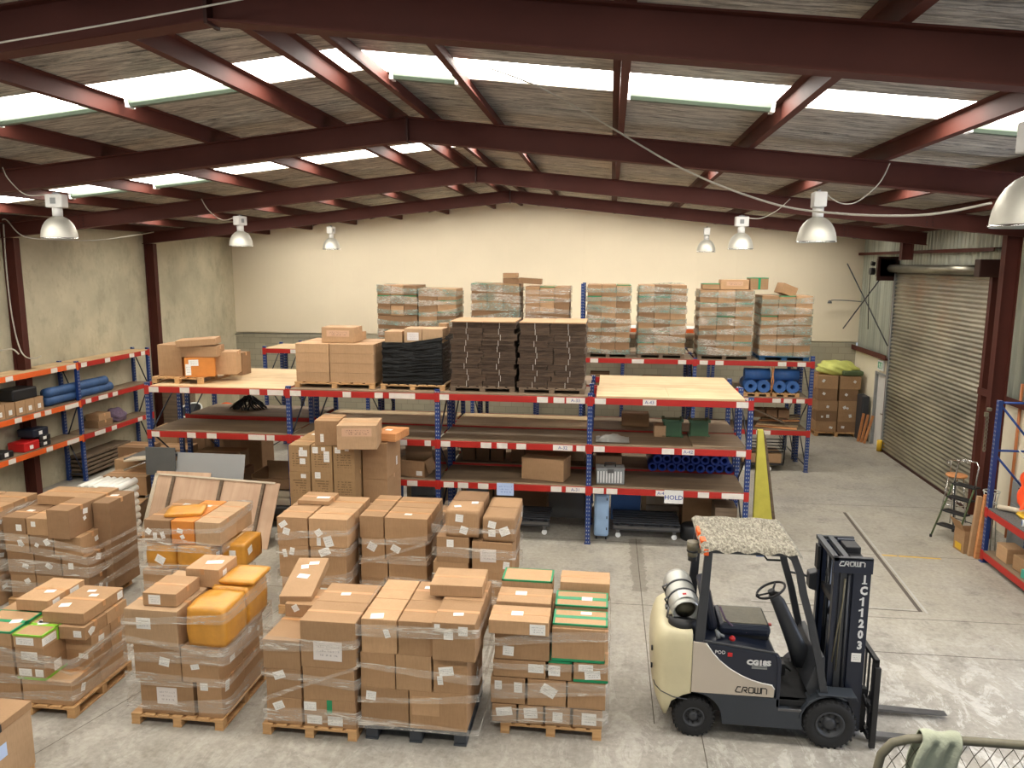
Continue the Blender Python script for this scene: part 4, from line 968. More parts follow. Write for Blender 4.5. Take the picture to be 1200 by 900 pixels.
# tall printed cartons by the rack
D = 'tall printed stack by the rack'
pallet(-5.5, -4.1, 12.38, 13.6, 'pallet under the tall printed stack by the rack')
stack(D, 'printed cartons in the tall stack', 12.4, 13.6, [
    (.135, .62, [(-5.48, -5.09), (-5.08, -4.69), (-4.68, -4.29)]), (.62, 1.10, [(-5.48, -5.09), (-5.08, -4.69), (-4.68, -4.29)]),
    (1.10, 1.58, [(-5.48, -5.09, dict(st=[('f', .68, .85, .09, .07, 0)])), (-5.08, -4.69, dict(st=[('f', .3, .9, .1, .11, 0)])), (-4.68, -4.29, dict(st=[]))]),
    (1.58, 2.06, [(-5.48, -5.09, dict(st=[('f', .6, .85, .06, .06, 0), ('f', .68, .7, .15, .11, 0), ('f', .65, .4, .1, .1, 0)])), (-5.08, -4.69, dict(st=[('f', .22, .83, .1, .11, 0), ('f', .75, .6, .1, .19, 0), ('f', .6, .88, .07, .06, 0)])), (-4.68, -4.29, dict(st=[('f', .22, .85, .1, .1, 0), ('f', .65, .88, .07, .05, 0)]))])],
    seed=40, nd=2, mats=('kraft_print',))
for k, (a, b) in enumerate(((.0, .7), (.7, 1.4), (1.4, 2.06))):
    carton(-4.27, -3.82, 12.75, 13.62, a+.003, b, ['bottom', 'middle', 'upper'][k]+' plain carton on the right side of tall printed stack', 'printed cartons in the tall stack', 'kraft', 'tape_tan', [('r', .7, .3, .08, .16, 0)] if k == 2 else [])
carton(-5.02, -4.60, 12.42, 13.0, 2.065, 2.50, 'narrow carton lying on top of tall printed stack, left one', None, 'kraft', 'tape_tan', [('f', .3, .3, .06, .14, 0)], rz=.1)
carton(-4.62+.06, -3.95+.06, 12.2, 12.85, 2.065, 2.48, 'wide carton with printed text lines on top of printed stack', None, 'kraft_pink', 'tape_tan', [('l', .5, .3, .1, .12, 0), ('f', .5, .72, .5, .14, 0, 'print_rows', 'printed_text')], rz=.16)
carton(-4.05, -3.62, 12.8, 13.4, 2.08, 2.22, 'open flat carton lid with orange inside on printed stack', None, 'timber_orange', None, [('t', .4, .5, .12, .1, 0)], rz=-.15, seam='')
# ================================================================== forklift
FK = empty('forklift', (1.75, 8.53, 0), 0, 'cream and black gas forklift facing right with fabric over its roof guard', 'forklift')
def F(mb, name, mat, parent=FK): 
    # geometry is written in hall coordinates and moved to the truck's own origin
    o = mb.build(name, mat, parent)
    if parent is FK:
        for v in o.data.vertices: v.co -= Vector((1.75, 8.53, 0))
    else:
        for v in o.data.vertices: v.co -= Vector((1.75, 8.53, 0))
    return o
YN, YF = 8.0, 9.06
# counterweight: rounded loft
def cw(m, levels, n=22, hw=.53, yc=8.53, ex=.42):
    rings = []
    for z, xr, xf, hwf in levels:
        L = [Vector((xf, yc-hw*hwf, z))]
        for i in range(n+1):
            a = -PI/2+PI*i/n
            L.append(Vector((xf-.02-(xf-.02-xr)*abs(math.cos(a))**ex, yc+hw*hwf*math.copysign(abs(math.sin(a))**ex, math.sin(a)), z)))
        L.append(Vector((xf, yc+hw*hwf, z)))
        rings.append([m.bm.verts.new(p) for p in L])
    for A, B in zip(rings, rings[1:]):
        for i in range(len(A)-1):
            f = m.bm.faces.new((A[i], A[i+1], B[i+1], B[i])); f.smooth = True
        m.bm.faces.new((A[-1], A[0], B[0], B[-1]))
    m.bm.faces.new(rings[0][::-1]); m.bm.faces.new(rings[-1])
m = MB()
cw(m, [(.20, .70, .74, .80), (.30, .65, .75, .93), (.42, .60, .78, .99), (.50, .58, .90, 1.0), (.53, .575, .985, 1.0), (.8, .56, .985, 1.0), (1.0, .565, .985, 1.0), (1.12, .59, .985, 1.0), (1.20, .62, .985, .98), (1.235, .66, .985, .94), (1.245, .70, .98, .90)])
o = F(m, 'counterweight', 'cream_paint')
m = MB(); m.tube([(.585, 8.1, .60), (.60, 8.06, .57), (.66, 8.005, .53), (.80, 7.997, .47), (.95, 7.997, .455)], .006, 6)
F(m, 'counterweight_seam', 'charcoal')
m = MB()
for z in (.72, .93): m.cyl((.57, 8.2, z), (.556, 8.2, z), .03, 12)
F(m, 'tow_holes', 'black')
# chassis skirt with rear wheel arch
arch = [(1.03+.30*math.cos(a), .235+.30*math.sin(a)) for a in [PI*.47-PI*.40*i/8 for i in range(9)]]
poly = [(1.0, .545)]+[p for p in arch if p[1] < .545]+[(1.335, .19), (2.18, .19), (2.17, .42), (1.93, .43), (1.93, .53), (1.86, .535), (1.0, .545)][0:-1]
for y0, y1 in ((YN, YN+.06), (YF-.06, YF)):
    m = MB().prism(poly, 'y', y0, y1, .004); F(m, 'chassis_skirt', 'chassis_grey')
F(MB().box(1.38, 2.15, YN+.06, YF-.06, .16, .5).box(.78, 1.38, YN+.3, YF-.3, .16, .6), 'chassis', 'black')
# hood block and side panels
hood = [(.995, .55), (1.88, .55), (1.905, .70), (1.90, .97), (1.86, 1.03), (1.80, 1.05), (1.12, 1.125), (.995, 1.135)]
F(MB().prism(hood, 'y', YN+.012, YF-.012, .012), 'engine_hood', 'navy')
curve = [(.99, .545), (1.865, .545), (1.87, .64), (1.84, .685), (1.74, .70), (1.62, .73), (1.5, .78), (1.38, .85), (1.28, .93), (1.20, 1.02), (1.13, 1.12), (.99, 1.135)]
for y0, y1 in ((YN-.004, YN+.016), (YF-.016, YF+.004)):
    F(MB().prism(curve, 'y', y0, y1, .004), 'side_panel', 'beige_paint')
    m = MB(); yy = y0 if y0 < 8.3 else y1
    m.tube([(p[0], yy, p[1]+.004) for p in curve[2:-1]], .007, 6); F(m, 'panel_trim', 'white_paint')
F(MB().box(1.10, 1.84, YN+.02, YN+.10, 1.03, 1.045).prism([(1.1, 1.13), (1.86, 1.045), (1.86, 1.06), (1.1, 1.15)], 'y', YN+.01, YN+.05, .004), 'hood_rail', 'charcoal')
F(MB().prism([(1.89, .43), (1.93, .43), (1.93, .98), (1.90, 1.02), (1.87, 1.02), (1.89, .9)], 'y', YN+.0, YN+.10, .008), 'hood_corner', 'navy')
# lettering
def logo(name, x0, z0, H, mat, y, parent=FK, th=.003, sw=.16, xs=1.0):
    """maker's rounded capital lettering C R O W N drawn with square strokes"""
    m = MB(); L = {
        'C': [[(1, 1), (.45, 1), (.1, .25), (.2, 0), (1, 0)]],
        'R': [[(.0, 0), (.3, 1), (.9, 1), (1, .8), (1, .45), (.5, .45), (1, 0)]],
        'O': [[(.1, .2), (.1, .85), (.25, 1), (.9, 1), (1, .85), (1, .15), (.85, 0), (.2, 0), (.1, .2)]],
        'W': [[(0, 1), (0, .15), (.12, 0), (.95, 0), (1.1, .15), (1.1, 1)], [(.55, 1), (.55, 0)]],
        'N': [[(.0, 0), (.0, 1), (.75, 1), (1, .8), (1, .0)]]}
    W = H*.95*xs; gap = H*.26*xs; x = x0
    for ch in 'CROWN':
        for s in L[ch]:
            for a, b in zip(s, s[1:]):
                A = Vector((x+a[0]*W, y, z0+a[1]*H)); B = Vector((x+b[0]*W, y, z0+b[1]*H))
                d = (B-A).normalized(); n = Vector((-d.z, 0, d.x))*sw*H/2; A2 = A-d*sw*H/2; B2 = B+d*sw*H/2
                P = [A2-n, B2-n, B2+n, A2+n]
                V = [m.bm.verts.new(p) for p in P]+[m.bm.verts.new(p+Vector((0, th, 0))) for p in P]
                m.bm.faces.new(V[:4]); m.bm.faces.new(V[4:][::-1])
                for i in range(4): m.bm.faces.new((V[i], V[(i+1) % 4], V[4+(i+1) % 4], V[4+i]))
        x += W+gap
    return F(m, name, mat, parent)
logo('maker_logo', 1.455, .585, .062, 'black', YN-.008, xs=.93)
def ftext(name, s, size, x, y, z, mat, rot=FRONT, **k):
    return text(name, s, size, (x-1.75, y-8.53, z), rot, mat, FK, **k)
plain('letter_white', (214, 214, 212), .5)
ftext('model_lettering', 'CG18S', .075, 1.69, YN+.0, .935, 'letter_white', xs=1.15, bold=.005)
F(MB().box(1.62, 1.78, YN+.001, YN+.008, .865, .88).box(1.62, 1.78, YN+.001, YN+.008, .89, .902), 'model_subline', 'grey_paint')
F(MB().box(1.36, 1.41, YN+.0, YN+.008, .985, 1.03, .003), 'red_mark', 'red')
ftext('power_lettering', 'POD', .055, 1.28, YN+.0, 1.03, 'letter_white')
# deck, step, footwell
F(MB().box(1.88, 2.42, YN+.05, YF-.05, .44, .5, .004), 'floor_plate', 'rubber')
F(MB().box(1.92, 2.18, YN-.002, YN+.12, .395, .425, .004), 'step', 'steel')
F(MB().prism([(2.30, .5), (2.42, .5), (2.40, 1.0), (2.33, .98), (2.22, .62)], 'y', YN+.1, YF-.08, .01), 'cowl', 'charcoal')
mat_ = MB().grid(lambda u, v: Vector((1.90+.42*u, YN+.08+(YF-YN-.2)*v, .505+.02*math.sin(u*11+v*5)*math.sin(v*13)+.015)), 16, 20)
F(mat_, 'floor_mat', 'rubber')
F(MB().box(2.02, 2.08, 8.45, 8.55, .56, .70, .01).tube([(2.05, 8.5, .68), (2.15, 8.5, .6)], .012), 'pedal', 'black')
# fenders over front wheels
for ys in (YN-.01, YF-.19):
    pts = []
    for i in range(13):
        a = math.radians(172-i*(172-62)/12); pts.append((2.47+.315*math.cos(a), .275+.325*math.sin(a)))
    poly = pts+[(p[0]*1.0+(p[0]-2.47)*.06, p[1]+(p[1]-.275)*.06) for p in pts[::-1]]
    F(MB().prism(poly, 'y', ys, ys+.2, .003), 'fender', 'chassis_grey')
    F(MB().prism([(2.33, .60), (2.72, .60), (2.74, .56), (2.74, .575), (2.72, .62), (2.33, .62)], 'y', ys+.0, ys+.19, .003), 'fender_top', 'chassis_grey')
# wheels
def wheel(x, y0, y1, R_, rr, name='wheel', hub=.5):
    yc = (y0+y1)/2; e = bpy.data.objects.new('wheel', None); COL.objects.link(e); e.parent = FK; e.location = (x-1.75, yc-8.53, R_)
    w = (y1-y0)/2; prof = [(rr, -w*.8), (rr*1.15, -w*.92), (R_*.86, -w), (R_*.97, -w*.82), (R_, -w*.5), (R_, w*.5), (R_*.97, w*.82), (R_*.86, w), (rr*1.15, w*.92), (rr, w*.8)]
    ty = MB().lathe(prof, 48, axis='y')
    n = 26
    for i in range(n):
        a = 2*PI*i/n; c, s = math.cos(a), math.sin(a)
        for sy in (-1, 1):
            b = bmesh.new(); bmesh.ops.create_cube(b, size=1)
            for v in b.verts:
                p = Vector((v.co.x*.024, v.co.y*w*.8+sy*w*.52, v.co.z*.028)); off = Vector((0, 0, R_-.008))
                q = p+off; v.co = Vector((q.x*c+q.z*s, q.y, -q.x*s+q.z*c))
            ty._merge(b)
    ty.build('tyre', 'rubber', e)
    rim = MB().lathe([(rr+.004, -w*.82), (rr+.004, -w*.9), (rr*.88, -w*.88), (rr*.80, -w*.45), (rr*.45, -w*.4), (rr*.42, -w*.7), (rr*.2, -w*.74), (.0, -w*.74)], 36, axis='y')
    rim.lathe([(rr, w*.8), (rr*.8, w*.4), (0, w*.4)], 24, axis='y'); rim.build('rim', 'charcoal', e)
    bl = MB()
    for i in range(8):
        a = 2*PI*i/8; p = Vector((rr*.62*math.cos(a), -w*.43, rr*.62*math.sin(a))); bl.cyl(p, p-Vector((0, .02, 0)), .012, 6)
    bl.build('wheel_bolts', 'black', e)
wheel(2.47, YN-.02, YN+.17, .275, .15); wheel(2.47, YF-.17, YF+.02, .275, .15)
wheel(1.03, YN+.02, YN+.15, .225, .115); wheel(1.03, YF-.15, YF-.02, .225, .115)
# overhead guard
for ys in (YN+.03, YF-.10):
    F(MB().prism([(1.005, 1.10), (1.115, 1.10), (1.16, 2.2), (1.08, 2.2)], 'y', ys, ys+.06, .008), 'rear_pillar', 'charcoal')
    pts = [(2.40, ys+.03, .60), (2.33, ys+.03, .95), (2.22, ys+.03, 1.4), (2.12, ys+.03, 1.72), (2.07, ys+.03, 1.95), (2.0, ys+.03, 2.12), (1.92, ys+.03, 2.19)]
    m = MB()
    def barpath(m, P, wx, wy):
        rings = []
        for i, p in enumerate(P):
            a = Vector(P[max(0, i-1)]); b = Vector(P[min(len(P)-1, i+1)]); d = (b-a).normalized(); n = Vector((-d.z, 0, d.x)); p = Vector(p)
            rings.append([m.bm.verts.new(p+n*sx*wx/2+Vector((0, sy*wy/2, 0))) for sx, sy in ((-1, -1), (1, -1), (1, 1), (-1, 1))])
        for A, B in zip(rings, rings[1:]):
            for k in range(4): m.bm.faces.new((A[k], A[(k+1) % 4], B[(k+1) % 4], B[k]))
        m.bm.faces.new(rings[0][::-1]); m.bm.faces.new(rings[-1])
    barpath(m, pts, .075, .055); F(m, 'front_pillar', 'charcoal')
m = MB(); m.box(1.06, 2.03, YN+.02, YN+.09, 2.14, 2.2, .01).box(1.06, 2.03, YF-.09, YF-.02, 2.14, 2.2, .01)
for i in range(8):
    x = 1.08+.9*i/7; m.box(x-.012, x+.012, YN+.08, YF-.08, 2.15, 2.19)
F(m, 'roof_frame', 'charcoal')
t = NT('mottled_cover'); nz = t.noise(42, 5, 0.75, vec=t.mapping(scale=(1, .35, 1), rot=(0, 0, .5)))
t.set(color=t.ramp(nz, [(0.34, lin((78, 72, 62))), (0.48, lin((122, 116, 102))), (0.64, lin((166, 160, 142)))]), rough=.9); t.bump(nz, .6, .01); reg('cover_cloth', t)
def cov(u, v):
    x = 1.03+1.05*u; y = YN-.01+(YF-YN+.02)*v; e = min(v, 1-v); z = 2.225+.006*math.sin(u*17+v*9)
    if e < .04: z -= (.04-e)*1.3*(1+.3*math.sin(u*31))
    if u > .94: z -= (u-.94)*1.2
    if u < .04: z -= (.04-u)*1.0
    return Vector((x, y, z))
F(MB().grid(cov, 44, 40), 'roof_cover_cloth', 'cover_cloth')
F(MB().box(1.04, 1.10, YN+.14, YN+.28, 2.13, 2.235, .006).box(1.035, 1.07, YN+.4, YN+.6, 2.15, 2.24, .006).box(1.06, 1.11, YN+.0, YN+.05, 2.12, 2.19, .004), 'orange_tape', 'orange')
F(MB().cyl((.99, 8.42, 2.02), (.99, 8.42, 2.12), .065, 20).cyl((.99, 8.42, 1.95), (.99, 8.42, 2.01), .055, 20).box(1.03, 1.1, 8.38, 8.46, 2.0, 2.06), 'beacon', 'tube_olive')
F(MB().cyl((.99, 8.42, 2.005), (.99, 8.42, 2.025), .067, 20).cyl((.99, 8.42, 1.90), (.99, 8.42, 1.955), .05, 16), 'beacon_base', 'black')
m = MB(); m.tube([(1.97, YF-.05, 2.02), (1.86, YF-.05, 1.98), (1.87, YF-.05, 1.80), (1.93, YF-.05, 1.72), (2.08, YF-.05, 1.72)], .013, 8)
F(m, 'grab_handle', 'black')
F(MB().box(1.62, 1.70, YN+.1, YN+.16, 2.10, 2.15, .005), 'blue_light', 'roll_blue')
# mirror / work lamp on the far front pillar
F(MB().tube([(2.16, YF-.08, 1.6), (2.34, YF-.1, 1.58), (2.42, YF-.12, 1.55)], .014).prism([(2.38, 1.46), (2.50, 1.42), (2.56, 1.60), (2.47, 1.67), (2.38, 1.64)], 'y', YF-.22, YF-.08, .01), 'work_lamp', 'charcoal')
F(MB().box(2.49, 2.53, YF-.22, YF-.14, 1.37, 1.44, .004), 'indicator_lens', 'foam_orange')
# seat
m = MB(); m.box(1.30, 1.86, 8.27, 8.82, 1.10, 1.22, .04); F(m, 'seat_cushion', 'navy')
m = MB(); m.box(1.18, 1.30, 8.29, 8.80, 1.12, 1.62, .045, (0, -.22, 0), (1.24, 8.5, 1.12)); F(m, 'seat_back', 'navy')
F(MB().box(1.22, 1.84, 8.3, 8.8, 1.05, 1.11, .01), 'seat_base', 'black')
F(MB().prism([(1.35, 1.222), (1.78, 1.222), (1.83, 1.225), (1.35, 1.23)], 'y', 8.33, 8.76), 'seat_panel', 'tube_olive')
F(MB().tube([(1.30, 8.30, 1.42), (1.36, 8.29, 1.28), (1.48, 8.29, 1.17), (1.6, 8.28, 1.14)], .012, 6), 'seat_belt', 'cloth_purple')
F(MB().lathe([(0, .0), (.03, .01), (.035, .035), (.02, .055), (0, .06)], 14, (1.42, 8.12, 1.11)), 'red_knob', 'red')
F(MB().tube([(1.28, 8.14, 1.12), (1.25, 8.16, 1.2), (1.3, 8.18, 1.14), (1.34, 8.2, 1.12)], .02, 8), 'hose_grey', 'grey_paint')
F(MB().tube([(1.895, 8.55, .90), (1.895, 8.55, .99), (1.87, 8.55, 1.03)], .010, 8).box(1.845, 1.90, 8.52, 8.58, 1.02, 1.12, .02), 'lever', 'black')
F(MB().box(1.86, 1.92, 8.525, 8.575, 1.115, 1.135, .006), 'lever_button', 'red')
# steering
c0 = Vector((1.88, 8.50, 1.56)); ax = Vector((-.46, -.0, .89)).normalized()
m = MB(); a = ax.orthogonal().normalized(); b = ax.cross(a); R_ = .165
m.tube([c0+(a*math.cos(2*PI*i/32)+b*math.sin(2*PI*i/32))*R_ for i in range(32)], .014, 8, True)
for k in (0.3, 2.4, 4.5): m.tube([c0-ax*.03, c0+(a*math.cos(k)+b*math.sin(k))*R_], .011, 6)
m.cyl(c0-ax*.06, c0, .04, 14)
k = PI; kp = c0+Vector((-.15, -.05, -.075)); m.lathe([(0, 0), (.022, .01), (.022, .035), (0, .045)], 12, kp)
F(m, 'steering_wheel', 'black')
m = MB(); P = [c0-ax*.05, Vector((1.97, 8.5, 1.42)), Vector((2.07, 8.5, 1.20)), Vector((2.17, 8.5, .98)), Vector((2.28, 8.5, .72))]
m.tube(P, [.055, .075, .085, .10, .12], 12); F(m, 'steering_column', 'charcoal')
# gas cylinder lying across the counterweight, tipped toward the camera
g = bpy.data.objects.new('gas_cylinder', None); COL.objects.link(g); g.parent = FK
g.location = (.88-1.75, 8.47-8.53, 1.475); g.rotation_euler = (math.radians(14), 0, math.radians(7))
Rg, Lg = .165, .29
MB().lathe([(0, -Lg+.03), (Rg*.7, -Lg+.02), (Rg*.86, -Lg-.01), (Rg*.9, -Lg-.01), (Rg*.93, -Lg+.04), (Rg, -Lg+.10), (Rg, Lg-.10), (Rg*.9, Lg-.03), (Rg*.6, Lg), (0, Lg)], 36, axis='y').build('tank', 'gas_steel', g)
MB().lathe([(Rg*.90, -Lg-.05), (Rg*.94, -Lg-.05), (Rg*.94, -Lg+.03), (Rg*.90, -Lg+.03), (Rg*.90, -Lg-.05)], 36, axis='y').build('foot_ring', 'gas_steel', g)
MB().lathe([(0, -Lg+.022), (Rg*.66, -Lg+.012), (0, -Lg+.02)], 24, axis='y').build('tank_end', 'tube_olive', g)
for y in (-.13, .03):
    MB().lathe([(Rg+.002, y-.014), (Rg+.007, y-.014), (Rg+.007, y+.014), (Rg+.002, y+.014), (Rg+.002, y-.014)], 36, axis='y').build('strap', 'charcoal', g)
mm = MB(); 
for i in range(9):
    a0 = math.radians(60+i*7)
sk_ = MB().grid(lambda u, v: Vector(((Rg+.003)*math.cos(math.radians(62+56*u)), -.27+.13*v, (Rg+.003)*math.sin(math.radians(62+56*u)))), 10, 2)
s1 = sk_.build('tank_label', 'white_paint', g)
MB().grid(lambda u, v: Vector(((Rg+.005)*math.cos(math.radians(88+14*u)), -.24+.03*v, (Rg+.005)*math.sin(math.radians(88+14*u)))), 6, 2).build('red_print', 'red', s1)
m = MB(); m.tube([(-.17, -.12, -.04), (-.20, -.13, .02), (-.17, -.12, .05)], .012).tube([(-.17, .04, .0), (-.2, .04, .06), (-.15, .04, .1)], .012).box(-.20, -.16, -.2, -.14, -.07, -.03, .005)
m.build('strap_latch', 'steel', g)
F(MB().box(.80, .99, 8.12, 8.9, 1.235, 1.30, .01).cyl((.89, 8.2, 1.16), (.90, 8.24, 1.30), .165, 28), 'cylinder_cradle', 'black')
F(MB().tube([(.74, 8.26, 1.40), (.72, 8.26, 1.28), (.76, 8.26, 1.25)], .012), 'cradle_latch', 'steel')
# mast
mz0, mz1 = .10, 2.09
def chan(y0, y1, s):
    m = MB(); m.box(2.66, 2.84, y0, y1, mz0, mz1, .004); m.box(2.46, 2.50, y0, y1, mz0, mz1, .003); m.box(2.48, 2.68, y0+.035 if s < 0 else y0, y1 if s < 0 else y1-.035, mz0, mz1-.02); return m
F(chan(8.2, 8.28, -1), 'mast_rail', 'navy'); F(chan(8.80, 8.88, 1), 'mast_rail', 'navy')
F(MB().box(2.53, 2.60, 8.215, 8.25, .5, 1.93, .006).cyl((2.62, 8.21, .4), (2.62, 8.21, 1.9), .012, 8), 'inner_rail', 'charcoal')
F(MB().cyl((2.56, 8.34, .2), (2.56, 8.34, 1.95), .035, 14).cyl((2.56, 8.74, .2), (2.56, 8.74, 1.95), .035, 14), 'lift_cylinder', 'black_gloss')
m = MB(); m.tube([(2.575, 8.205, 1.86), (2.57, 8.20, 1.6), (2.53, 8.20, 1.25), (2.50, 8.2, .9)], .008, 6)
m.tube([(2.585, 8.205, 1.86), (2.56, 8.2, 1.4), (2.545, 8.2, .8)], .007, 6); F(m, 'hydraulic_hose', 'tube_olive')
F(MB().box(2.445, 2.85, 8.185, 8.21, 1.93, 2.10, .004), 'mast_head_plate', 'navy')
m = MB(); m.box(2.44, 2.50, 8.185, 8.90, 2.06, 2.105, .004).box(2.56, 2.62, 8.2, 8.88, 2.05, 2.10, .004).box(2.44, 2.85, 8.185, 8.23, 2.08, 2.105, .003).box(2.44, 2.85, 8.86, 8.90, 2.06, 2.1, .003)
F(m, 'mast_cross_member', 'charcoal')
F(MB().box(2.64, 2.80, 8.45, 8.66, 1.92, 2.13, .01).box(2.66, 2.8, 8.3, 8.45, 2.0, 2.06, .005), 'mast_pulley_box', 'black')
F(MB().box(2.44, 2.47, 8.78, 8.90, 1.72, 2.0, .004), 'mast_gusset', 'black')
F(MB().box(2.50, 2.66, 8.24, 8.84, .35, .45), 'mast_tie', 'black'); F(MB().box(2.66, 2.8, 8.24, 8.84, 1.2, 1.3), 'mast_tie', 'black'); F(MB().box(2.5, 2.66, 8.24, 8.84, 1.5, 1.58), 'mast_tie', 'black')
logo('mast_logo', 2.50, 2.015, .045, 'letter_white', 8.182, xs=1.0, sw=.22)
for k, ch in enumerate('1C11203'):
    ftext('mast_number', ch, .125, 2.775-.012*k*0, 8.197, 1.86-.125*k, 'letter_white', bold=.006, xs=.85)
fl = MB()
for k in (2, 3): fl.prism([(2.738, 1.893-.125*k), (2.772, 1.905-.125*k), (2.772, 1.888-.125*k), (2.738, 1.878-.125*k)], 'y', 8.1955, 8.1985)
fl.box(2.750, 2.802, 8.1955, 8.1985, 1.814, 1.826); F(fl, 'mast_number_serif', 'letter_white')
F(MB().box(2.70, 2.80, 8.196, 8.199, .92, 1.02), 'mast_sticker', 'sticker')
F(MB().prism([(2.40, .30), (2.72, .30), (2.72, .44), (2.5, .52), (2.40, .52)], 'y', 8.2, 8.9, .005), 'front_axle', 'black')
# carriage, load backrest, forks
m = MB(); m.box(2.88, 2.93, 8.06, 9.0, .10, .17, .004).box(2.88, 2.93, 8.06, 9.0, .42, .50, .004).box(2.84, 2.9, 8.22, 8.3, .1, .6).box(2.84, 2.9, 8.78, 8.86, .1, .6); F(m, 'fork_carriage', 'black')
m = MB()
for y in (8.06, 8.97): m.box(2.90, 2.95, y, y+.035, .15, 1.02, .004)
m.box(2.90, 2.95, 8.06, 9.005, .99, 1.03, .004)
for i in range(7):
    y = 8.06+.93*(i+1)/8; m.box(2.92, 2.94, y, y+.018, .45, 1.0)
m.box(2.90, 2.96, 8.02, 8.07, .02, .95, .006)
F(m, 'load_backrest', 'black')
for y in (8.16, 8.72):
    m = MB(); m.box(2.93, 2.97, y, y+.10, .04, .56, .004)
    m.prism([(2.93, .04), (3.9, .045), (3.98, .055), (3.98, .06), (3.1, .085), (2.97, .09)], 'y', y, y+.10, .003)
    F(m, 'fork', 'steel')
F(MB().tube([(2.86, 8.2, .55), (2.9, 8.12, .4), (2.92, 8.12, .2), (2.86, 8.2, .1)], .012, 6), 'carriage_hose', 'black')
# ================================================================== goods on the racks
def C(*a, **k): return carton(*a, **k)
# bay 1 top: pallet with cartons, amber carton
pallet(-8.98, -7.93, 14.05, 15.2, 'wooden pallet under loose cartons on the left bay\'s top deck', z=zt, group=None)
pz = zt+.135
C(-8.92, -8.42, 14.2, 14.75, pz, pz+.62, 'upright brown carton, left on the top deck pallet', None, 'kraft', None, (), rz=.02)
C(-8.38, -7.82, 14.1, 14.62, pz, pz+.38, 'amber taped carton with white labels on top deck pallet', None, 'orange_box', None, [('f', .3, .75, .18, .12, 0, 'sticker'), ('f', .12, .4, .1, .22, 0, 'sticker')], rz=.42, seam='')
C(-8.42, -7.72, 14.15, 14.65, pz+.39, pz+.60, 'crumpled brown carton resting on the amber carton', None, 'kraft', 'tape_tan', (), rz=.18)
C(-8.5, -7.75, 14.1, 14.65, pz+.61, pz+.74, 'open flap carton tipped on top of the crumpled one', None, 'kraft', None, (), rz=.3, ry=-.06, seam='')
C(-7.93, -7.50, 14.5, 14.95, pz, pz+.46, 'brown carton, right on the top deck pallet', None, 'kraft_light', 'tape_tan', (), rz=.25)
C(-8.02, -7.7, 15.3, 15.7, zt+.002, zt+.48, 'brown carton on the deck behind the loaded pallet', None, 'kraft_dark', 'tape_tan', ())
# bay 2 top: pale cartons (4 x 2 layers), black wrapped pallet
pallet(-6.0, -4.42, 14.0, 15.15, 'wooden pallet under pale cartons on the top deck', z=zt, group=None, h=.11)
z0 = zt+.112
for k, (a, b) in enumerate(((-5.97, -5.3), (-5.29, -4.42))):
    for j, (y0, y1) in enumerate(((14.02, 14.58), (14.59, 15.15))):
        for i in (range(4) if (k == 1 or j == 0) else (3,)):
            C(a+.004, b-.004, y0+.004, y1-.004, z0+i*.185, z0+i*.185+.183, '%s flat pale carton, %s row %s, beside black-wrapped pallet' % (['bottom', 'second', 'third', 'top'][i], ['front', 'rear'][j], ['left', 'right'][k]), 'flat pale cartons on the top deck', 'kraft_light', 'tape_tan' if i == 3 else None, ())
C(-5.5, -4.85, 14.2, 14.7, z0+.745, z0+1.04, 'single carton with dark print on top of pale cartons', None, 'kraft_light', 'tape_tan', [('f', .5, .6, .45, .12, 0, 'print_rows', 'printed_text')])
C(-5.3, -4.9, 14.75, 15.1, z0+.745, z0+.9, 'small flat carton behind the single printed carton', None, 'kraft_light', 'tape_tan', ())
pallet(-4.3, -3.05, 14.02, 15.15, 'wooden pallet under the black-wrapped load', z=zt, group=None, h=.1)
z0 = zt+.1
from mathutils import noise as mnoise
bw = MB(); N = 150
def blk(u, v):
    w, d = 1.16, 1.06; per = 2*(w+d); L = u*per
    if L < w: q = (-w/2+L, -d/2)
    elif L < w+d: q = (w/2, -d/2+L-w)
    elif L < 2*w+d: q = (w/2-(L-w-d), d/2)
    else: q = (-w/2, d/2-(L-2*w-d))
    fx = (q[0]+w/2)/w; top = .80+.2*max(0, fx-.45)
    k = 1+.022*mnoise.noise(Vector((q[0]*3+q[1]*1.3, q[1]*3, v*26)))+.012*mnoise.noise(Vector((q[0]*9, q[1]*9, v*50)))
    return Vector((q[0]*k, q[1]*k, v*top))
bw.grid(blk, N, 90); bw.box(-.55, .55, -.50, .50, .0, .785)
tag(bw.build('black_wrapped_load', 'film_black', None, (-3.68, 14.58, z0)), 'pallet load wrapped in shiny black film on the top deck', 'pallet load')
for k, (a, b, zz) in enumerate(((-4.22, -3.88, .96), (-3.84, -3.5, 1.02), (-3.49, -3.1, 1.02))):
    C(a, b, 14.1, 14.6, z0+.79, z0+zz+.04, ['left', 'middle', 'right'][k]+' pale carton poking out above the black film', None, 'kraft_pink' if k else 'kraft_light', 'tape_tan', [('f', .5, .45, .22, .15, 0, 'sticker_big')] if k == 1 else ())
C(-3.3, -3.14, 14.65, 14.9, z0+.79, z0+1.12, 'small brown carton showing at the right rear of the black-wrapped load', None, 'kraft', 'tape_tan', ())
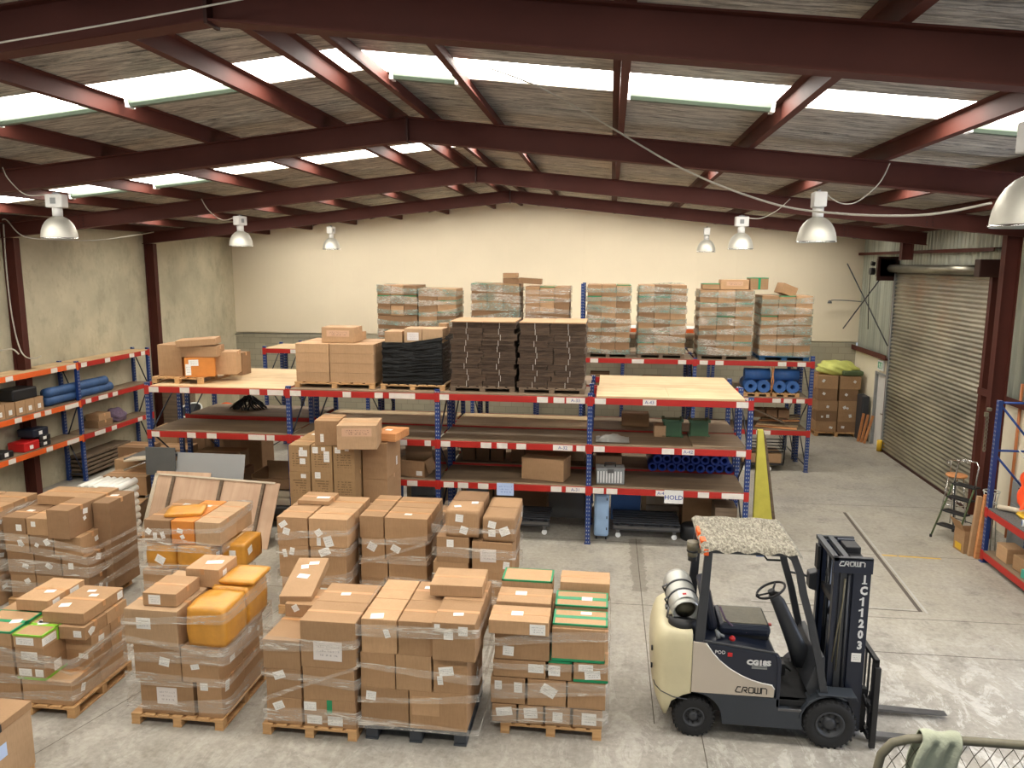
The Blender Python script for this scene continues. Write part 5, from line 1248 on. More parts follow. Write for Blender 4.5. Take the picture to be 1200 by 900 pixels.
# bay 3 top: two pallets of flattened cartons
for p, (xa, xb, nm) in enumerate(((-2.94, -1.72, 'left'), (-1.64, -.42, 'right'))):
    pallet(xa, xb, 14.0, 15.1, 'grey wooden pallet under the %s pile of flattened cartons' % nm, z=zt, mat='timber_old', group=None, h=.1)
    r = random.Random(50+p); z = zt+.1; nl = 11; hh = (1.20)/nl
    for i in range(nl):
        mid = (xa+xb)/2+r.uniform(-.08, .08); o1 = r.uniform(-.035, .035)+( -.04+.007*i if p else .02)
        for j, (a, b) in enumerate(((xa, mid), (mid, xb))):
            m = MB(); w = b-a; nn = 7; y1 = r.uniform(0, .02)
            for q in range(nn):
                za, zb = hh*q/nn, hh*(q+.82)/nn; dx = r.uniform(-.008, .008); dy = r.uniform(-.010, .006)
                m.box(dx, w-.012+dx, dy+y1, 1.02+dy, za, zb)
            m.box(.01, w-.02, .02, 1.0, 0, hh*.98)
            o = m.build('flattened_carton_bundle', 'flat_carton_edge' if i < nl-1 else 'flat_carton_edge', None, (a+o1, 14.03, z))
            tag(o, 'bundle of flattened cartons, %s layer %s half, on %s pile' % (['bottom', 'second', 'third', 'fourth', 'fifth', 'sixth', 'seventh', 'eighth', 'ninth', 'tenth', 'top'][i], ['left', 'right'][j], nm), 'cardboard', 'flattened carton bundles on the top deck')
            st_ = MB().box((b-a)*.5-.003, (b-a)*.5+.003, -.016, -.013, 0, hh*.96); st_.build('string', 'tag_white', o)
        z += hh
    tag(MB().box(xa, (xa+xb)/2, 14.02, 15.06, z+.001, z+.018).box((xa+xb)/2+.01, xb, 14.0, 15.06, z+.001, z+.022).build('cardboard_sheet', 'kraft_light'), 'clean pale cardboard sheet lying on the %s pile of flattened cartons' % nm, 'cardboard')
# mid and low levels
o = tag(MB().grid(lambda u, v: Vector((-.2+.62*u, 13.95+.45*v, zm+.02+.10*math.sin(PI*u)*math.sin(PI*v)+.02*math.sin(u*19+v*7)*math.sin(v*15))), 20, 14).build('plastic_sheeting', 'gas_steel'), 'crumpled silvery plastic sheeting on the middle deck right of centre', 'plastic')
C(-1.55, -.72, 14.05, 14.55, zl+.001, zl+.42, 'single brown carton alone on the low deck, centre bay', None, 'kraft', 'tape_tan', (), rz=-.22)
for k, x in enumerate((-2.98, -2.68, -2.38, -1.95)):
    C(x, x+.27, 15.35, 15.75, zl+.001, zl+.32, ['first', 'second', 'third', 'fourth'][k]+' dark small carton from the left, low shelf of rear rack', 'small cartons on the rear low shelf', 'kraft_dark', 'tape_tan', ())
tag(MB().box(-1.7, -.45, 15.6, 15.9, zl, zl+.33, .01).build('long_carton', 'kraft_light'), 'long pale carton on the low shelf of the rear rack', 'box')
# open carton in bay 2 low
oc = MB(); w, d, h = .55, .42, .32
oc.box(-w/2, w/2, -d/2, -d/2+.008, 0, h).box(-w/2, w/2, d/2-.008, d/2, 0, h+.28).box(-w/2, -w/2+.008, -d/2, d/2, 0, h).box(w/2-.008, w/2, -d/2, d/2, 0, h).box(-w/2, w/2, -d/2, d/2, 0, .008)
oc.box(w/2, w/2+.008, -d/2, d/2, h-.24, h, 0, (0, -.35, 0), (w/2, 0, h))
o = oc.build('open_carton', 'kraft', None, (-3.68, 14.15, zl), -.12); tag(o, 'open empty carton with raised flaps on the low deck, second bay', 'box')
sticker_on(o, w, d, h, 'f', .8, .25, .12, .09)
bag = MB().grid(lambda u, v: Vector((-4.45+.5*u, 14.0+.5*v, zl+.25*math.sin(PI*u)*math.sin(PI*v)+.015*math.sin(u*15)*math.sin(v*12))), 16, 14)
tag(bag.build('blue_bag', 'roll_navy'), 'dark blue bag slumped on the low deck beside printed cartons', 'bag')
# grey toolbox
tb = empty('tool_box', (.08, 14.12, zl), .05, 'light grey ribbed plastic tool box with carry handle', 'tool box')
m = MB().box(-.26, .26, -.15, .15, .0, .28, .015); 
m.build('tool_box_body', 'grey_paint', tb)
m = MB()
for i in range(9): m.box(-.24+.053*i, -.215+.053*i, -.158, -.15, .03, .25, .002)
m.build('ribs', 'white_plastic', tb)
MB().box(-.265, .265, -.155, .155, .28, .31, .008).build('lid', 'grey_paint', tb)
MB().tube([(-.1, -.02, .31), (-.1, -.02, .38), (.1, -.02, .38), (.1, -.02, .31)], .012).build('handle', 'black', tb)
MB().box(-.06, .06, -.168, -.155, .22, .30, .004).build('latch', 'steel', tb)
C(-.2, .3, 14.35, 14.75, zl+.001, zl+.45, 'dark brown carton behind the grey tool box', None, 'kraft_dark', None, ())
# blue rolls lying in bay 4 low level
r = random.Random(3)
rows_ = [(zl+.095, [0.92+.185*i for i in range(9)]), (zl+.255, [1.01+.185*i for i in range(8)])]
n_ = 0
for ri, (z, xs) in enumerate(rows_):
    for i, x in enumerate(xs):
        o = MB().ring((0, 0, 0), (0, 1.0, 0), .088, .052, 20).build('blue_pipe_roll', 'roll_navy', None, (x, 15.0+r.uniform(-.03, .05), z+(0.002 if ri == 0 else 0.0)))
        tag(o, 'blue hollow roll end, %s from left in the %s row, low deck' % (['first', 'second', 'third', 'fourth', 'fifth', 'sixth', 'seventh', 'eighth', 'ninth'][i], ['lower', 'upper'][ri]), 'roll', 'blue rolls on the low deck')
# two green bins on mid deck bay 4
for k, (x, nm) in enumerate(((1.25, 'left'), (1.75, 'right'))):
    e = empty('green_crate', (x, 14.75, zm), 0, 'green plastic crate standing on end on the middle deck, %s one' % nm, 'crate', 'green crates')
    MB().box(-.17, .17, -.12, .12, .0, .34, .02).build('crate_body', 'green_plastic', e)
    m = MB()
    for sx in (-1, 1): m.box(sx*.17-.03, sx*.17+.03, -.15, .15, .30, .36, .01).box(sx*.17-.03, sx*.17+.03, -.15, .15, 0, .05, .01)
    m.build('rim', 'green_plastic', e)
C(.9, 1.12, 14.6, 14.9, zm+.001, zm+.22, 'small pale carton left of the green crates', None, 'kraft_light', 'tape_tan', ())
C(.3, .85, 15.5, 15.9, zm+.001, zm+.25, 'brown carton on the rear middle shelf behind the green crates', None, 'kraft', 'tape_tan', ())
# notices clipped to the low beams
n = empty('paper_notice', (-1.86, 13.782, 1.0), 0, 'blue-tinted paper notice taped to the lowest beam, centre bay', 'sign', 'paper notices')
MB().box(-.16, .16, -.004, -.001, -.12, .12).build('sheet', 'sheet_blue', n)
n = empty('paper_notice', (1.24, 13.782, .98), 0, 'white HOLD notice taped to the lowest beam, right bay', 'sign', 'paper notices')
MB().box(-.17, .17, -.004, -.001, -.12, .13).build('sheet', 'white_paint', n)
text('notice_text', 'HOLD', .12, (0, -.005, -.01), FRONT, 'blue_ink', n, .0005, bold=.001)
# ---- under the front rack
sc = empty('suitcase', (-.06, 14.25, 0), 0, 'pale blue upright suitcase beside the blue rack post', 'suitcase')
MB().box(-.14, .14, -.2, .2, .06, .90, .05).build('shell', 'suitcase_blue', sc)
m = MB()
for x in (-.09, .09):
    for y in (-.15, .15): m.cyl((x-.012, y, .03), (x+.012, y, .03), .03, 10)
m.build('castors', 'black', sc)
MB().box(-.1, .1, -.03, .03, .9, .96, .01).tube([(-.08, .1, .9), (-.08, .1, 1.0), (.08, .1, 1.0), (.08, .1, .9)], .01).build('carry_handle', 'black', sc)
m = MB(); 
for z in (.2, .42, .78): m.box(.09, .11, -.204, -.19, z, z+.05)
m.build('catches', 'charcoal', sc)
def dolly(x0, x1, y0, y1, h, lab, wheels=True):
    e = empty('platform_dolly', ((x0+x1)/2, (y0+y1)/2, 0), 0, lab, 'trolley', 'grey slatted dollies'); w, d = x1-x0, y1-y0
    m = MB().box(-w/2, w/2, -d/2, -d/2+.05, h-.10, h, .004).box(-w/2, w/2, d/2-.05, d/2, h-.10, h, .004)
    for i in range(6): m.box(-w/2, w/2, -d/2+.08+(d-.16)*i/6, -d/2+.08+(d-.16)*(i+.62)/6, h, h+.03, .003)
    for i in range(5): m.box(-w/2+.05+(w-.16)*i/4, -w/2+.11+(w-.16)*i/4, -d/2, d/2, h-.03, h)
    m.build('platform', 'charcoal', e)
    MB().box(-w/2+.02, w/2-.02, -d/2-.004, -d/2+.0, h-.07, h-.02).build('edge_rail', 'steel', e)
    for sx in (-1, 1):
        for sy in (-1, 1):
            cst = MB().cyl((sx*(w/2-.1), sy*(d/2-.1)-.02, .05), (sx*(w/2-.1), sy*(d/2-.1)+.02, .05), .05, 16).build('castor_wheel', 'white_plastic', e)
            MB().box(sx*(w/2-.1)-.03, sx*(w/2-.1)+.03, sy*(d/2-.1)-.03, sy*(d/2-.1)+.03, .10, h-.1).build('castor_fork', 'steel', cst)
dolly(.16, 1.42, 14.15, 15.1, .28, 'grey slatted dolly under the right bay near the forklift')
dolly(-2.3, -1.05, 14.1, 15.0, .30, 'grey slatted dolly under the centre bay behind cartons')
def panel(x0, x1, y, z1, mat, lab, lean=.18, th=.02, z0=0.0, nm='board_panel'):
    w = x1-x0; o = MB().box(-w/2, w/2, 0, th, 0, z1-z0, .002).build(nm, mat, None, ((x0+x1)/2, y, z0), (-lean, 0, 0)); return tag(o, lab, 'board')
panel(.12, .72, 15.28, .98, 'blue_panel', 'blue flat board leaning behind the suitcase', .12)
panel(-1.15, -.38, 15.25, 1.0, 'panel_grey_dark', 'dark grey board leaning under the centre bay', .1)
for k, (a, b, z) in enumerate(((-4.2, -3.3, .95), (.75, 1.95, 1.0), (-3.0, -2.35, .95))):
    e = empty('timber_crate', ((a+b)/2, 15.75, 0), 0, ['pale timber crate under the second bay of the racks', 'pale timber crate under the right bay behind the dolly', 'grey timber crate under left end of centre bay'][k], 'crate', 'timber crates under the racks')
    m = MB()
    for i in range(4): m.box(-(b-a)/2, (b-a)/2, -.3, .3, .05+i*z/4*.98, .05+(i+.93)*z/4*.98, .004)
    m.build('plank_side', 'rail_cream' if k == 1 else 'grey_paint', e)
    MB().box(-(b-a)/2, -(b-a)/2+.09, -.32, -.3, 0, z).build('corner_batten', 'plywood', e); MB().box((b-a)/2-.09, (b-a)/2, -.32, -.3, 0, z).build('corner_batten', 'plywood', e)
panel(-4.6, -4.25, 15.3, 1.02, 'blue_panel', 'bright blue board under the second bay', .05)
C(-2.3, -1.2, 15.3, 16.2, .002, .95, 'large dark brown carton under the centre bay against the crate', None, 'kraft_dark', None, ())
C(1.5, 2.3, 14.7, 15.4, .02, .92, 'dark brown crate-like carton under the right bay', None, 'kraft_dark', 'seam', ())
tag(MB().box(2.02, 2.42, 14.0, 14.5, 0, .75, .01).build('wire_bundle', 'timber_old'), 'dark bundle of timber standing at the right bay\'s foot', 'timber')
tag(MB().lathe([(.0, 0), (.16, .0), (.18, .05), (.18, .26), (.14, .3), (0, .3)], 20, (1.62, 14.35, .0)).build('cable_drum', 'black'), 'small dark drum on the floor behind the forklift guard', 'drum')
# yellow insulation board leaning at the row's end
e = empty('insulation_board', (3.23, 15.2, 0), 0, 'tall yellow insulation board with timber edge leaning at the rack end', 'board')
MB().prism([(-.30, 0), (.09, 0), (-.20, 1.99), (-.30, 1.99)], 'y', -.05, .05, .006).build('yellow_foam', 'foam_yellow', e)
MB().prism([(.095, 0), (.155, 0), (-.12, 1.75), (-.195, 1.99)], 'y', -.05, .05, .004).build('timber_edge', 'timber_old', e)
# ================================================================== left side floor goods
e = empty('leaning_plywood', (-7.43, 12.86, 0), 0, 'large plywood panel with three dark battens leaning on its side', 'board')
lean = -.46; R_ = Matrix.Rotation(lean, 4, 'X')
e.rotation_euler = (lean, 0, -.115)
MB().box(-1.34, 1.34, 0, .018, 0, 1.22, .002).build('sheet', 'plywood_pink', e)
for x in (-.92, .13, 1.02): MB().box(x-.03, x+.03, -.045, -.001, .02, 1.19, .004).build('batten', 'timber_old', e)
MB().box(-1.36, 1.24, -.02, .02, 1.2, 1.235, .002).box(-1.36, -1.29, -.02, .02, 0, 1.235, .002).build('white_edge', 'rail_cream', e)
o = panel(-8.72, -7.6, 13.22, 1.2, 'plywood_pink', 'plain pinkish plywood sheet behind the battened panel at left', .32, .02)
panel(-8.35, -6.95, 13.32, 1.55, 'panel_grey', 'smooth grey sheet leaning against the rack', .28, .012)
panel(-8.6, -8.2, 13.45, 1.35, 'rail_cream', 'narrow white board leaning behind the grey sheet', .2, .02)
panel(-8.95, -8.35, 13.6, 1.60, 'panel_grey_dark', 'dark grey ribbed board beside the blue rack post', .05, .05, 1.05)
for k, (z, col_, x0, x1) in enumerate(((.55, 'rail_cream', -7.2, -5.6), (.42, 'rail_cream', -7.1, -5.55), (.28, 'panel_grey_dark', -7.2, -5.5))):
    tag(MB().box(x0, x1, 14.1-.12*k, 14.9, z, z+.12, .006).build('long_package', col_), ['upper', 'middle', 'lowest'][k]+' long flat package lying under the left bay', 'package', 'long packages under the left bay')
tag(MB().box(-7.2, -5.5, 14.2, 15.0, 0, .275, .01).build('dunnage', 'timber_old'), 'dark timber dunnage under the long flat packages', 'timber')
C(-8.55, -7.6, 14.4, 15.2, .9, 1.25, 'brown carton stored under the left bay\'s middle deck', None, 'kraft', 'tape_tan', ())
C(-8.6, -7.5, 14.3, 15.2, .02, .89, 'big brown carton standing under the left bay', None, 'kraft_dark', 'tape_tan', ())
tr = empty('open_tray_carton', (-6.5, 14.5, .68), 0, 'dark open carton with white bag inside under the left bay', 'box')
MB().box(-.55, .5, -.35, .4, 0, .02).box(-.55, -.53, -.35, .4, 0, .3).box(.48, .5, -.35, .4, 0, .3).box(-.55, .5, -.35, -.33, 0, .22).box(-.55, .5, .38, .4, 0, .4).build('tray_body', 'kraft_dark', tr)
tag(MB().grid(lambda u, v: Vector((-6.35+.35*u, 14.3+.3*v, .72+.2*math.sin(PI*u)*math.sin(PI*v)+.015*math.sin(u*17))), 12, 10).build('plastic_bag', 'white_film'), 'crumpled white plastic bag in the dark open carton', 'bag')
# white film rolls on a pallet
pallet(-9.5, -8.64, 12.3, 12.95, 'pallet under the stacked white film rolls', group=None)
r = random.Random(9)
o6 = ['first', 'second', 'third', 'fourth', 'fifth', 'sixth']
for ri in range(8):
    z = .135+.062+ri*.134
    big = ri < 2
    for i in range(6):
        x = -9.42+i*.137
        e = MB().ring((0, 0, 0), (0, .62, 0), .064, .022, 18).build('film_roll', 'white_film', None, (x+r.uniform(-.003, .003), 12.3+r.uniform(-.015, .015), z))
        tag(e, 'white film roll, %s from left, row %s up, on low pallet' % (o6[i], ['one', 'two', 'three', 'four', 'five', 'six', 'seven', 'eight'][ri]), 'roll', 'white film rolls on the pallet')
        MB().ring((0, -.004, 0), (0, .05, 0), .024, .017, 10).build('core', 'core', e)
# cartons piled by the left rack
gL = 'cartons piled between left rack and front rack'
for a in ((-10.6, -9.85, 14.3, 14.9, .02, .45, 'bottom open carton in the pile by the left rack', 'kraft', 0.15), (-10.2, -9.3, 14.05, 14.6, .46, .86, 'brown carton with hand hole in the pile by left rack', 'kraft', .08),
          (-10.35, -9.5, 14.65, 15.3, .46, 1.02, 'pale carton behind the hand-hole carton', 'kraft_light', -.1), (-11.2, -10.5, 16.0, 16.6, .02, .95, 'upright carton beside the blue post of left rack', 'kraft_dark', 0),
          (-9.9, -9.2, 15.4, 16.0, .02, 1.1, 'tall carton at the back of the left pile', 'kraft', .1), (-10.9, -10.1, 17.0, 17.6, .02, 1.2, 'tall brown carton far back between the racks', 'kraft_light', .1),
          (-11.6, -10.7, 15.0, 15.8, .02, .22, 'flat carton on the floor under the left rack', 'kraft', 0), (-10.0, -9.2, 13.5, 14.0, .02, .42, 'low crushed carton in front of the left pile', 'kraft_light', .2)):
    C(*a[:6], a[6], gL, a[7], 'tape_tan', (), rz=a[8])
tag(MB().box(-10.1, -9.2, 14.6, 15.3, 1.04, 1.08, .005).build('grey_sheet', 'panel_grey_dark'), 'thin grey sheet lying on top of the left carton pile', 'board')
tag(MB().cyl((-9.7, 14.0, 1.0), (-8.9, 14.6, 1.28), .02, 8).build('metal_tube', 'chrome'), 'shiny metal tube sticking out of the left carton pile', 'tube')
tag(MB().box(-9.9, -9.0, 14.3, 14.62, 1.085, 1.12, .004, (0, -.12, 0), (-9.9, 14.4, 1.1)).build('white_batten', 'rail_cream'), 'cream batten lying slanted on the left carton pile', 'timber')
# goods on the left wall rack
r = random.Random(12)
for k in range(6):
    y = 13.75+.27*k+ (.02 if k > 2 else 0)
    o = C(-.14, .12, -.2, .2, 0, .30, '%s brown carton from the camera end, middle shelf of left rack' % o6[k], 'cartons in a row on the left rack', 'kraft', None, [('f', .5, .35, .09, .1, 0)], seam='')
    o.location = (-12.55, y, 1.952); o.rotation_euler = (0, 0, PI/2)
for k, (z, ln, rr) in enumerate(((1.955+.115, 2.3, .115), (1.955+.30, 2.1, .11))):
    o = MB().lathe([(.02, 0), (rr, .01)]+[(rr*(1+.05*math.sin(i*1.7)), ln*i/12) for i in range(1, 12)]+[(rr, ln-.01), (.02, ln)], 20, axis='y', cap=True).build('tarp_roll', 'tarp_blue', None, (-12.5+.02*k, 15.45, z))
    tag(o, ['lower', 'upper'][k]+' long blue tarpaulin roll on the left rack', 'roll', 'blue tarpaulin rolls')
tag(MB().box(-12.8, -12.35, 14.4, 15.1, 2.26, 2.5, .03).build('dark_case', 'black'), 'dark case lying on the cartons on the left rack', 'case')
for k, (y0, y1, z0_, z1_, mt, lb) in enumerate(((14.55, 15.0, 1.132, 1.33, 'red', 'red carry case on the lower shelf of the left rack'), (15.02, 15.35, 1.132, 1.25, 'black', 'bottom black case of the three beside the red case'),
        (15.02, 15.35, 1.255, 1.38, 'black', 'middle black case of the three beside the red case'), (14.85, 15.3, 1.385, 1.56, 'navy', 'top dark blue case of the three beside the red case'), (13.9, 14.25, 1.132, 1.27, 'black', 'flat black bag nearest the red case'), (13.6, 13.88, 1.132, 1.30, 'black', 'black bag at the left photo edge on the lower shelf'))):
    e = MB().box(-.2, .2, -(y1-y0)/2, (y1-y0)/2, 0, z1_-z0_, .02).build('carry_case', mt, None, (-12.53, (y0+y1)/2, z0_)); tag(e, lb, 'case')
    MB().box(.201, .204, -.07, .03, .04, min(.12, z1_-z0_-.02)).build('sticker', 'sticker', e)
C(-12.75, -12.35, 17.0, 17.55, 1.132, 1.30, 'lower of two small cartons on the red bay of left rack', None, 'kraft_dark', 'tape_tan', ())
C(-12.72, -12.36, 17.05, 17.5, 1.302, 1.46, 'upper of two small cartons on the red bay of left rack', None, 'kraft', 'tape_tan', ())
def blob(c, sx, sy, sz, mat, lab, nm, cat, seed=1):
    b = bmesh.new(); bmesh.ops.create_icosphere(b, subdivisions=4, radius=1); ph = random.Random(seed).uniform(0, 6)
    for v in b.verts:
        p = v.co; k = 1+.10*math.sin(p.x*6+ph)*math.sin(p.y*5+1)+.06*math.sin(p.z*11+p.x*9+ph); z = max(-.55, p.z*k)
        v.co = Vector((p.x*k*sx, p.y*k*sy, (z+.55)/1.55*sz))
    for f in b.faces: f.smooth = True
    m = MB(); m._merge(b); return tag(m.build(nm, mat, None, c), lab, cat)
blob((-12.55, 17.95, 1.132), .22, .3, .34, 'cloth_purple', 'crumpled mauve cloth on the red bay of the left rack', 'cloth_heap', 'cloth', 2)
blob((-12.15, 20.3, 2.0), .33, .45, .55, 'cloth_purple', 'purple bag of cloth seen past the left rack end', 'cloth_bag', 'bag', 4)
tag(MB().box(-12.45, -11.9, 19.9, 20.7, 0, 2.0, .02).build('timber_stand', 'timber_old'), 'dark timber stand carrying the purple bag', 'stand')
for k in range(5):
    tag(MB().box(-12.8, -12.35, 16.4+.02*k, 17.8+.1*k, .1+.1*k, .16+.1*k, .004).build('dark_plank', 'timber_old'), o6[k]+' dark plank from the floor under the left rack', 'timber', 'planks under the left rack')
# behind the left rack end: bin, orange reel, netting
e = empty('waste_bin', (-9.55, 16.6, 1.35), (0.5, 0, 0), 'black bin with white rim lying behind the rack post', 'bin')
MB().lathe([(.17, 0), (.25, .5), (.245, .5), (.165, .01), (0, .01)], 24).build('bin_body', 'black', e); MB().lathe([(.25, .5), (.27, .5), (.27, .53), (.24, .53), (.25, .5)], 24).build('rim', 'white_plastic', e)
tag(MB().box(-9.9, -9.2, 16.3, 17.2, 0, 1.33, .02).build('carton_base', 'kraft_dark'), 'dark carton block under the black bin', 'box')
o = MB().lathe([(.05, -.12), (.28, -.12), (.28, -.09), (.2, -.08), (.2, .08), (.28, .09), (.28, .12), (.05, .12), (.05, -.12)], 24, axis='y').build('hose_reel', 'orange', None, (-9.0, 16.9, 1.60)); tag(o, 'orange hose reel behind the left bay\'s rear post', 'reel')
tag(MB().box(-9.25, -8.0, 16.65, 17.3, .0, 1.31, .02).build('brown_crate', 'kraft_dark'), 'brown crate holding up the orange hose reel', 'crate')
o = MB(); r = random.Random(5)
for k in range(26):
    a = r.uniform(0, 6.28); pts = []
    for q in range(9):
        tt = q/8; rad = (tt-.5)*.84*r.uniform(.8, 1); pts.append((rad*math.cos(a+tt*1.5), rad*.7*math.sin(a+tt*1.5), .016+.30*math.sin(PI*tt)*r.uniform(.6, 1)))
    o.tube(pts, .014, 5)
tag(o.build('netting_heap', 'black', None, (-7.9, 15.9, 1.965)), 'tangled heap of black netting on the rear middle deck', 'netting')
# ================================================================== far row loads
gF = 'cartons in the plastic-wrapped pallets of the far rack'
def far_load(x0, x1, z0, z1, nx, nz, lab, palm='timber_old', y0=19.62, filmmat='film_teal', seed=1, pl=True, ragged=0.0, hid=0):
    r = random.Random(seed)
    if pl: pallet(x0, x1, y0, y0+1.05, 'pallet under the '+lab, z=z0, mat=palm, group='pallets on the far rack', h=.11, plastic=(palm == 'plastic_blue_pallet'))
    zb = z0+(.112 if pl else 0); hz = (z1-zb)/nz; wx = (x1-x0)/nx
    if hid: carton(x0+.006, x1-.006, y0+.01, y0+1.0, zb+.002, zb+hid*hz-.003, 'large carton at the bottom of the %s' % lab, gF, 'kraft_dark', None, [], seam='')
    for j in range(hid, nz):
        for i in range(nx):
            sh = r.uniform(-.008, .008)
            m_ = r.choice(['kraft', 'kraft', 'kraft_dark', 'kraft_light'])
            cw = {1: [''], 2: [' left', ' right'], 3: [' left', ' centre', ' right'], 4: [' far left', ' centre left', ' centre right', ' far right']}[nx][i]
            lw = (['bottom', 'second', 'third', 'fourth', 'fifth', 'sixth'][:nz-1]+['top'])[j] if nz > 1 else 'only'
            carton(x0+i*wx+.006, x0+(i+1)*wx-.006, y0+.01, y0+1.0, zb+j*hz+.002, zb+(j+1)*hz-.003, 'carton in %s layer%s of the %s' % (lw, cw, lab), gF, m_, None, [], green='e' if r.random() < .3 else None, seam='')
    b = []; z = zb+.02; nb = int((z1-zb)/.23)
    for i in range(nb): b.append((zb+.01+(z1-zb-.2)*i/max(1, nb-1), zb+.01+(z1-zb-.2)*i/max(1, nb-1)+r.uniform(-.04, .04), .21))
    film(x0, x1, y0, y0+1.02, b, 'clear wrap round the '+lab, filmmat, .02, seed, 'clear wrap on the far rack loads')
far_load(-.57, .52, 2.82, 4.66, 3, 6, 'wrapped load beside the tall blue post', seed=61)
far_load(.72, 1.90, 2.82, 4.66, 3, 6, 'wrapped load, second from the tall blue post', seed=62)
far_load(2.22, 3.52, 2.82, 4.55, 3, 5, 'wide wrapped load left of blue-pallet load', seed=63)
far_load(3.72, 4.93, 2.82, 4.42, 3, 3, 'wrapped load on blue pallet at row end', 'plastic_blue_pallet', seed=64)
C(2.72, 3.4, 19.7, 20.1, 4.56, 4.80, 'pale carton with dark lettering on the wide wrapped load', None, 'kraft_light', None, [('f', .5, .6, .4, .1, 0, 'print_rows', 'printed_text')])
C(2.28, 2.7, 19.7, 20.1, 4.56, 4.70, 'flat green-edged carton on the wide wrapped load', None, 'kraft', None, [], green='e')
C(3.42, 3.86, 19.75, 20.1, 4.43+.13, 4.85, 'green-marked carton between the two right wrapped loads', None, 'kraft', None, [], green='ye', rz=.1)
C(4.1, 4.5, 19.75, 20.1, 4.43, 4.68, 'tilted green-marked carton on the blue-pallet load', None, 'kraft', None, [], green='x', ry=.35, rz=.3)
far_load(-6.05, -4.98, 2.9, 4.60, 3, 6, 'ragged wrapped load behind black-wrapped pallet', hid=3, seed=65)
far_load(-4.95, -3.95, 2.9, 4.52, 2, 5, 'wrapped load left of the flattened cartons', hid=2, seed=66)
far_load(-3.55, -2.30, 2.82, 4.66, 3, 5, 'wrapped load behind left flattened cartons', hid=3, seed=67)
far_load(-2.15, -1.02, 2.82, 4.60, 3, 5, 'wrapped load behind right flattened cartons', hid=3, filmmat='film', seed=68)
C(-2.75, -2.35, 19.7, 20.05, 4.67, 4.80, 'small brown carton on top of load, left of the tipped one', None, 'kraft_dark', 'tape_tan', [], rz=.2)
C(-2.72, -2.38, 19.7, 20.0, 4.81, 4.93, 'topmost small brown carton against the white wall', None, 'kraft', 'tape_tan', [], rz=-.15)
C(-2.33, -1.75, 19.7, 20.05, 4.66, 4.80, 'long brown carton bridging two wrapped loads', None, 'kraft_dark', 'tape_tan', [], ry=.06)
# blue rolls and timber on the row's right bay
for k, x in enumerate((3.55, 4.25)):
    pallet(x-.2+ .05, x+.5, 19.65, 20.55, 'wooden pallet under blue rolls, %s one' % ['left', 'right'][k], z=1.9, group='pallets under the blue rolls', h=.09)
    for i in range(2):
        o = MB().ring((0, 0, 0), (0, .8, 0), .155, .06, 26).build('blue_roll', 'roll_blue', None, (x+.02+i*.32, 19.68, 1.99+.157)); tag(o, 'blue roll seen end-on, %s of the %s pair' % (['left', 'right'][i], ['left', 'right'][k]), 'roll', 'blue rolls on the far rack')
    o = MB().ring((-.3, 0, 0), (.32, 0, 0), .15, .06, 24).build('blue_roll', 'roll_blue', None, (x+.17, 19.85, 1.99+.157*2+.135)); tag(o, 'blue roll lying crosswise on top of the %s pair' % ['left', 'right'][k], 'roll', 'blue rolls on the far rack')
o = MB()
for a in (0, 1): o.tube([(4.06, 19.62, 1.99), (4.10-.05*a, 19.6, 2.3), (4.03+.08*a, 19.6, 2.75)], .014, 6)
tag(o.build('packing_strap', 'timber_orange'), 'brown paper strap hanging between the blue roll pairs', 'strap')
for k in range(6):
    o = MB().box(-.5, .5, -.06, .06, 0, .035, .003).build('timber_offcut', ['timber_orange', 'plywood', 'timber_old'][k % 3], None, (4.25+.05*k, 19.75+.12*k, 1.085+.036*k), (0, .0, .12*k-.3)); tag(o, o6[k]+' loose timber offcut up from the deck, far row right bay', 'timber', 'timber offcuts on the far rack')
tag(MB().box(-.55, .5, -.12, .12, 0, .04, .003).build('slanted_plank', 'timber_old', None, (4.0, 19.75, 1.40), (0, .42, .1)), 'brown plank lying slanted on the far row\'s right bay', 'timber')
for k in range(3):
    C(3.75+.3*k, 4.02+.3*k, 20.0, 20.4, 1.30+.0*k, 1.50, ['left', 'middle', 'right'][k]+' small brown carton behind the timber offcuts', None, 'kraft_dark', 'tape_tan', ())
e = empty('flatbed_trolley', (4.05, 19.9, 0), 0, 'black folded trolley loaded with flat cartons under the far row', 'trolley')
MB().box(-.65, .4, -.35, .45, .16, .2, .005).build('trolley_deck', 'black', e)
m = MB()
for i in range(5): m.tube([(-.55, -.3, .50+.08*i), (.38, -.3, .50+.08*i), (.42, .4, .52+.08*i)], .016, 6)
m.tube([(.4, -.32, .2), (.42, -.32, .95)], .02); m.build('folded_frames', 'black', e)
m = MB(); m.cyl((.05, -.34, .06), (.05, -.30, .06), .06, 14).cyl((-.55, -.34, .06), (-.55, -.30, .06), .06, 14).build('castor_wheel', 'white_plastic', e)
C(3.45, 4.4, 19.6, 20.3, .205, .45, 'flat brown carton lying on the black trolley', None, 'kraft', 'tape_tan', ())
# blue pallets and cartons glimpsed on the far row's lower decks
r = random.Random(77)
for k in range(12):
    x = -5.9+k*.68; h = r.uniform(.25, .5)
    if 2.1 < x < 2.4: continue
    C(x, x+.5, 19.75, 20.4, 1.902, 1.9+h, 'carton number %s from the left on the far row middle deck' % ['one', 'two', 'three', 'four', 'five', 'six', 'seven', 'eight', 'nine', 'ten', 'eleven', 'twelve'][k], 'cartons on the far row middle deck', r.choice(['kraft_dark', 'kraft_dark', 'orange_box']), 'tape_tan', ())
